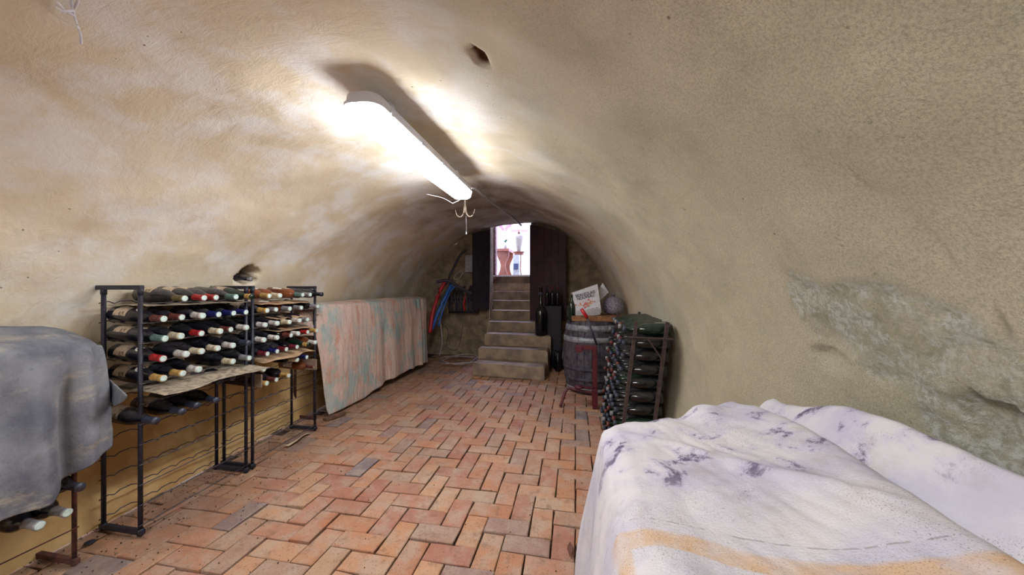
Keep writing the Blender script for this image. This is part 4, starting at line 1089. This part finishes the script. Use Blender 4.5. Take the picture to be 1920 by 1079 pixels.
tb('brown_cable', 'thin dark cable hanging in a loop beside grey cable', 'cable', [(818, 600, 5.6), (840, 620, 5.65), (838, 650, 5.6), (858, 655, 5.6), (868, 610, 5.7)], 0.005, M['rubber'])
pts = []
for k in range(60):
    a = 2 * PI * k / 24.0; r = 0.30 + 0.03 * math.sin(k * 0.9) - 0.0015 * k
    pts.append((-1.80 + r * 1.15 * math.cos(a), 5.28 + 0.30 * math.sin(a), 0.012 + 0.0007 * k + 0.03 * (1 + math.sin(a * 1.5)) * 0.6))
o = T('coiled_cable', pts, 0.006, M['conduit'], None, 6); tag(o, 'loose coil of pale cable on the floor left of stairs', 'cable')

# ------------------------------------------------------------------ upstairs furniture seen through the doorway
cq = dep(943, 517, 8.2); fz = RF - 0.01
t = thing('console_table', 'curvy cherry wood console leg panel in the bright doorway', 'table', (cq.x, cq.y, fz)); S = 8.2 / 650
prof = [(0, 20), (1.5, 13), (-6, 11), (-7.5, 8), (-7.5, 0)]
half = [(12, 0), (10, 4), (7, 10), (5, 17), (4.6, 24), (6, 30), (9, 36), (11, 41), (11.5, 47), (11.5, 50)]
pl = [(-a * S, 0, b * S) for a, b in half] + [(a * S, 0, b * S) for a, b in half[::-1]]
bm = bmesh.new(); prism(bm, pl, (0, 0.04, 0)); obj('leg_panel', bm, M['console'], t)
bm = bmesh.new(); prism(bm, [(x + 0.0, y + 0.55, z) for x, y, z in pl], (0, 0.04, 0)); obj('leg_panel', bm, M['console'], t)
B('table_top', (0.0, 0.30, 52 * S), (0.31, 0.75, 5 * S), M['console'], t, bev=0.006)
o = t
tz = fz + 54.5 * S
t = thing('potted_orchid', 'pink orchid in a white pot on the console', 'plant', (cq.x + 0.04, cq.y + 0.10, tz))
L('pot', [(0.035, 0), (0.05, 0.11), (0.055, 0.15), (0.05, 0.15)], M['pot'], t, 20)
for a in range(4):
    an = a * 1.6 + 0.4
    def lff(u, v, an=an):
        r = 0.11 * v; w_ = 0.028 * math.sin(max(.03, min(.97, v)) * PI); return Vector((math.cos(an) * r - math.sin(an) * (u - .5) * 2 * w_, math.sin(an) * r + math.cos(an) * (u - .5) * 2 * w_, 0.15 + 0.13 * v - 0.06 * v * v))
    vs = [lff(i / 4, j / 8) for j in range(9) for i in range(5)]; fs = [(j * 5 + i, j * 5 + i + 1, j * 5 + i + 6, j * 5 + i + 5) for j in range(8) for i in range(4)]
    pyd('leaf', vs, fs, M['leaf'], t)
for s in (-1, 1):
    pts = catmull([(0, 0, 0.15), (0.02 * s, 0, 0.35), (0.05 * s - 0.02, 0, 0.50), (0.13 * s, 0, 0.56)], 4); stm = T('flower_stem', pts, 0.004, M['leaf'], t, 6)
    for k in range(6):
        p = pts[-1 - k]; bm = bmesh.new()
        for a in range(5):
            an = 2 * PI * a / 5; r = bmesh.ops.create_icosphere(bm, subdivisions=1, radius=1)
            bmesh.ops.transform(bm, matrix=Matrix.Translation((p.x + 0.022 * math.cos(an), p.y - 0.02, p.z + 0.022 * math.sin(an))) @ Matrix.Diagonal((0.018, 0.006, 0.018, 1)), verts=r['verts'])
        obj('blossom', bm, M['petal'], stm, True)
sq = dep(973, 517, 7.9); S2 = 7.9 / 650
t = thing('side_table', 'small round cherry wood side table in the bright doorway', 'table', (sq.x + 0.0, sq.y, fz))
L('table_top', [(0.01, 0.56), (0.115, 0.56), (0.125, 0.57), (0.125, 0.585), (0.01, 0.59)], M['console'], t, 28)
L('apron', [(0.09, 0.52), (0.105, 0.52), (0.105, 0.56), (0.09, 0.56)], M['console'], t, 28)
for k in range(3):
    a = 2 * PI * k / 3 - 0.9
    pts = catmull([(0.09 * math.cos(a), 0.09 * math.sin(a), 0.55), (0.085 * math.cos(a), 0.085 * math.sin(a), 0.35), (0.07 * math.cos(a), 0.07 * math.sin(a), 0.18), (0.13 * math.cos(a), 0.13 * math.sin(a), 0.0)], 4)
    T('leg', pts, 0.012, M['console'], t, 8)
t = thing('table_lamp', 'cream ceramic vase lamp with pale shade on the side table', 'lamp', (sq.x, sq.y, fz + 0.59))
L('base', [(0.045, 0), (0.05, 0.01), (0.055, 0.06), (0.09, 0.20), (0.105, 0.30), (0.095, 0.36), (0.05, 0.39), (0.02, 0.40)], M['ceramic'], t, 28)
L('finial', [(0.012, 0.39), (0.028, 0.405), (0.03, 0.43), (0.012, 0.45), (0.008, 0.50)], M['plank'], t, 14)
bm = bmesh.new(); lathe(bm, [(0.22, 0.47), (0.14, 0.66)], 32, cap=False); obj('lamp_shade', bm, M['shade'], t, True)
b_ = B('book', (sq.x - 0.04, sq.y - 0.16, fz + 0.24), (0.10, 0.03, 0.13), M['blue_cloth'], bev=0.002)
b2 = thing('magazine_holder', 'white holder with a blue grey book below the table lamp', 'holder', (sq.x - 0.04, sq.y - 0.14, fz))
b_.parent = b2; b_.location = (sq.x * 0, 0, 0); b_.matrix_local = Matrix.Translation((-(sq.x - 0.04), -(sq.y - 0.14), -fz))
B('holder_body', (0, 0.03, 0.25), (0.15, 0.06, 0.50), M['pot'], b2, bev=0.004)
# dirt clump on the floor by the near rack foot
bm = bmesh.new(); r = bmesh.ops.create_icosphere(bm, subdivisions=2, radius=0.018)
for v in bm.verts: v.co *= 1 + 0.4 * noise.noise(v.co * 60); v.co.z *= 0.35
pd = flo(168, 1020); o = obj('coal_lump', bm, M['dark_box'], None, True); o.location = (pd.x, pd.y, 0.005); tag(o, 'small black lump on the bricks by near rack foot', 'debris')
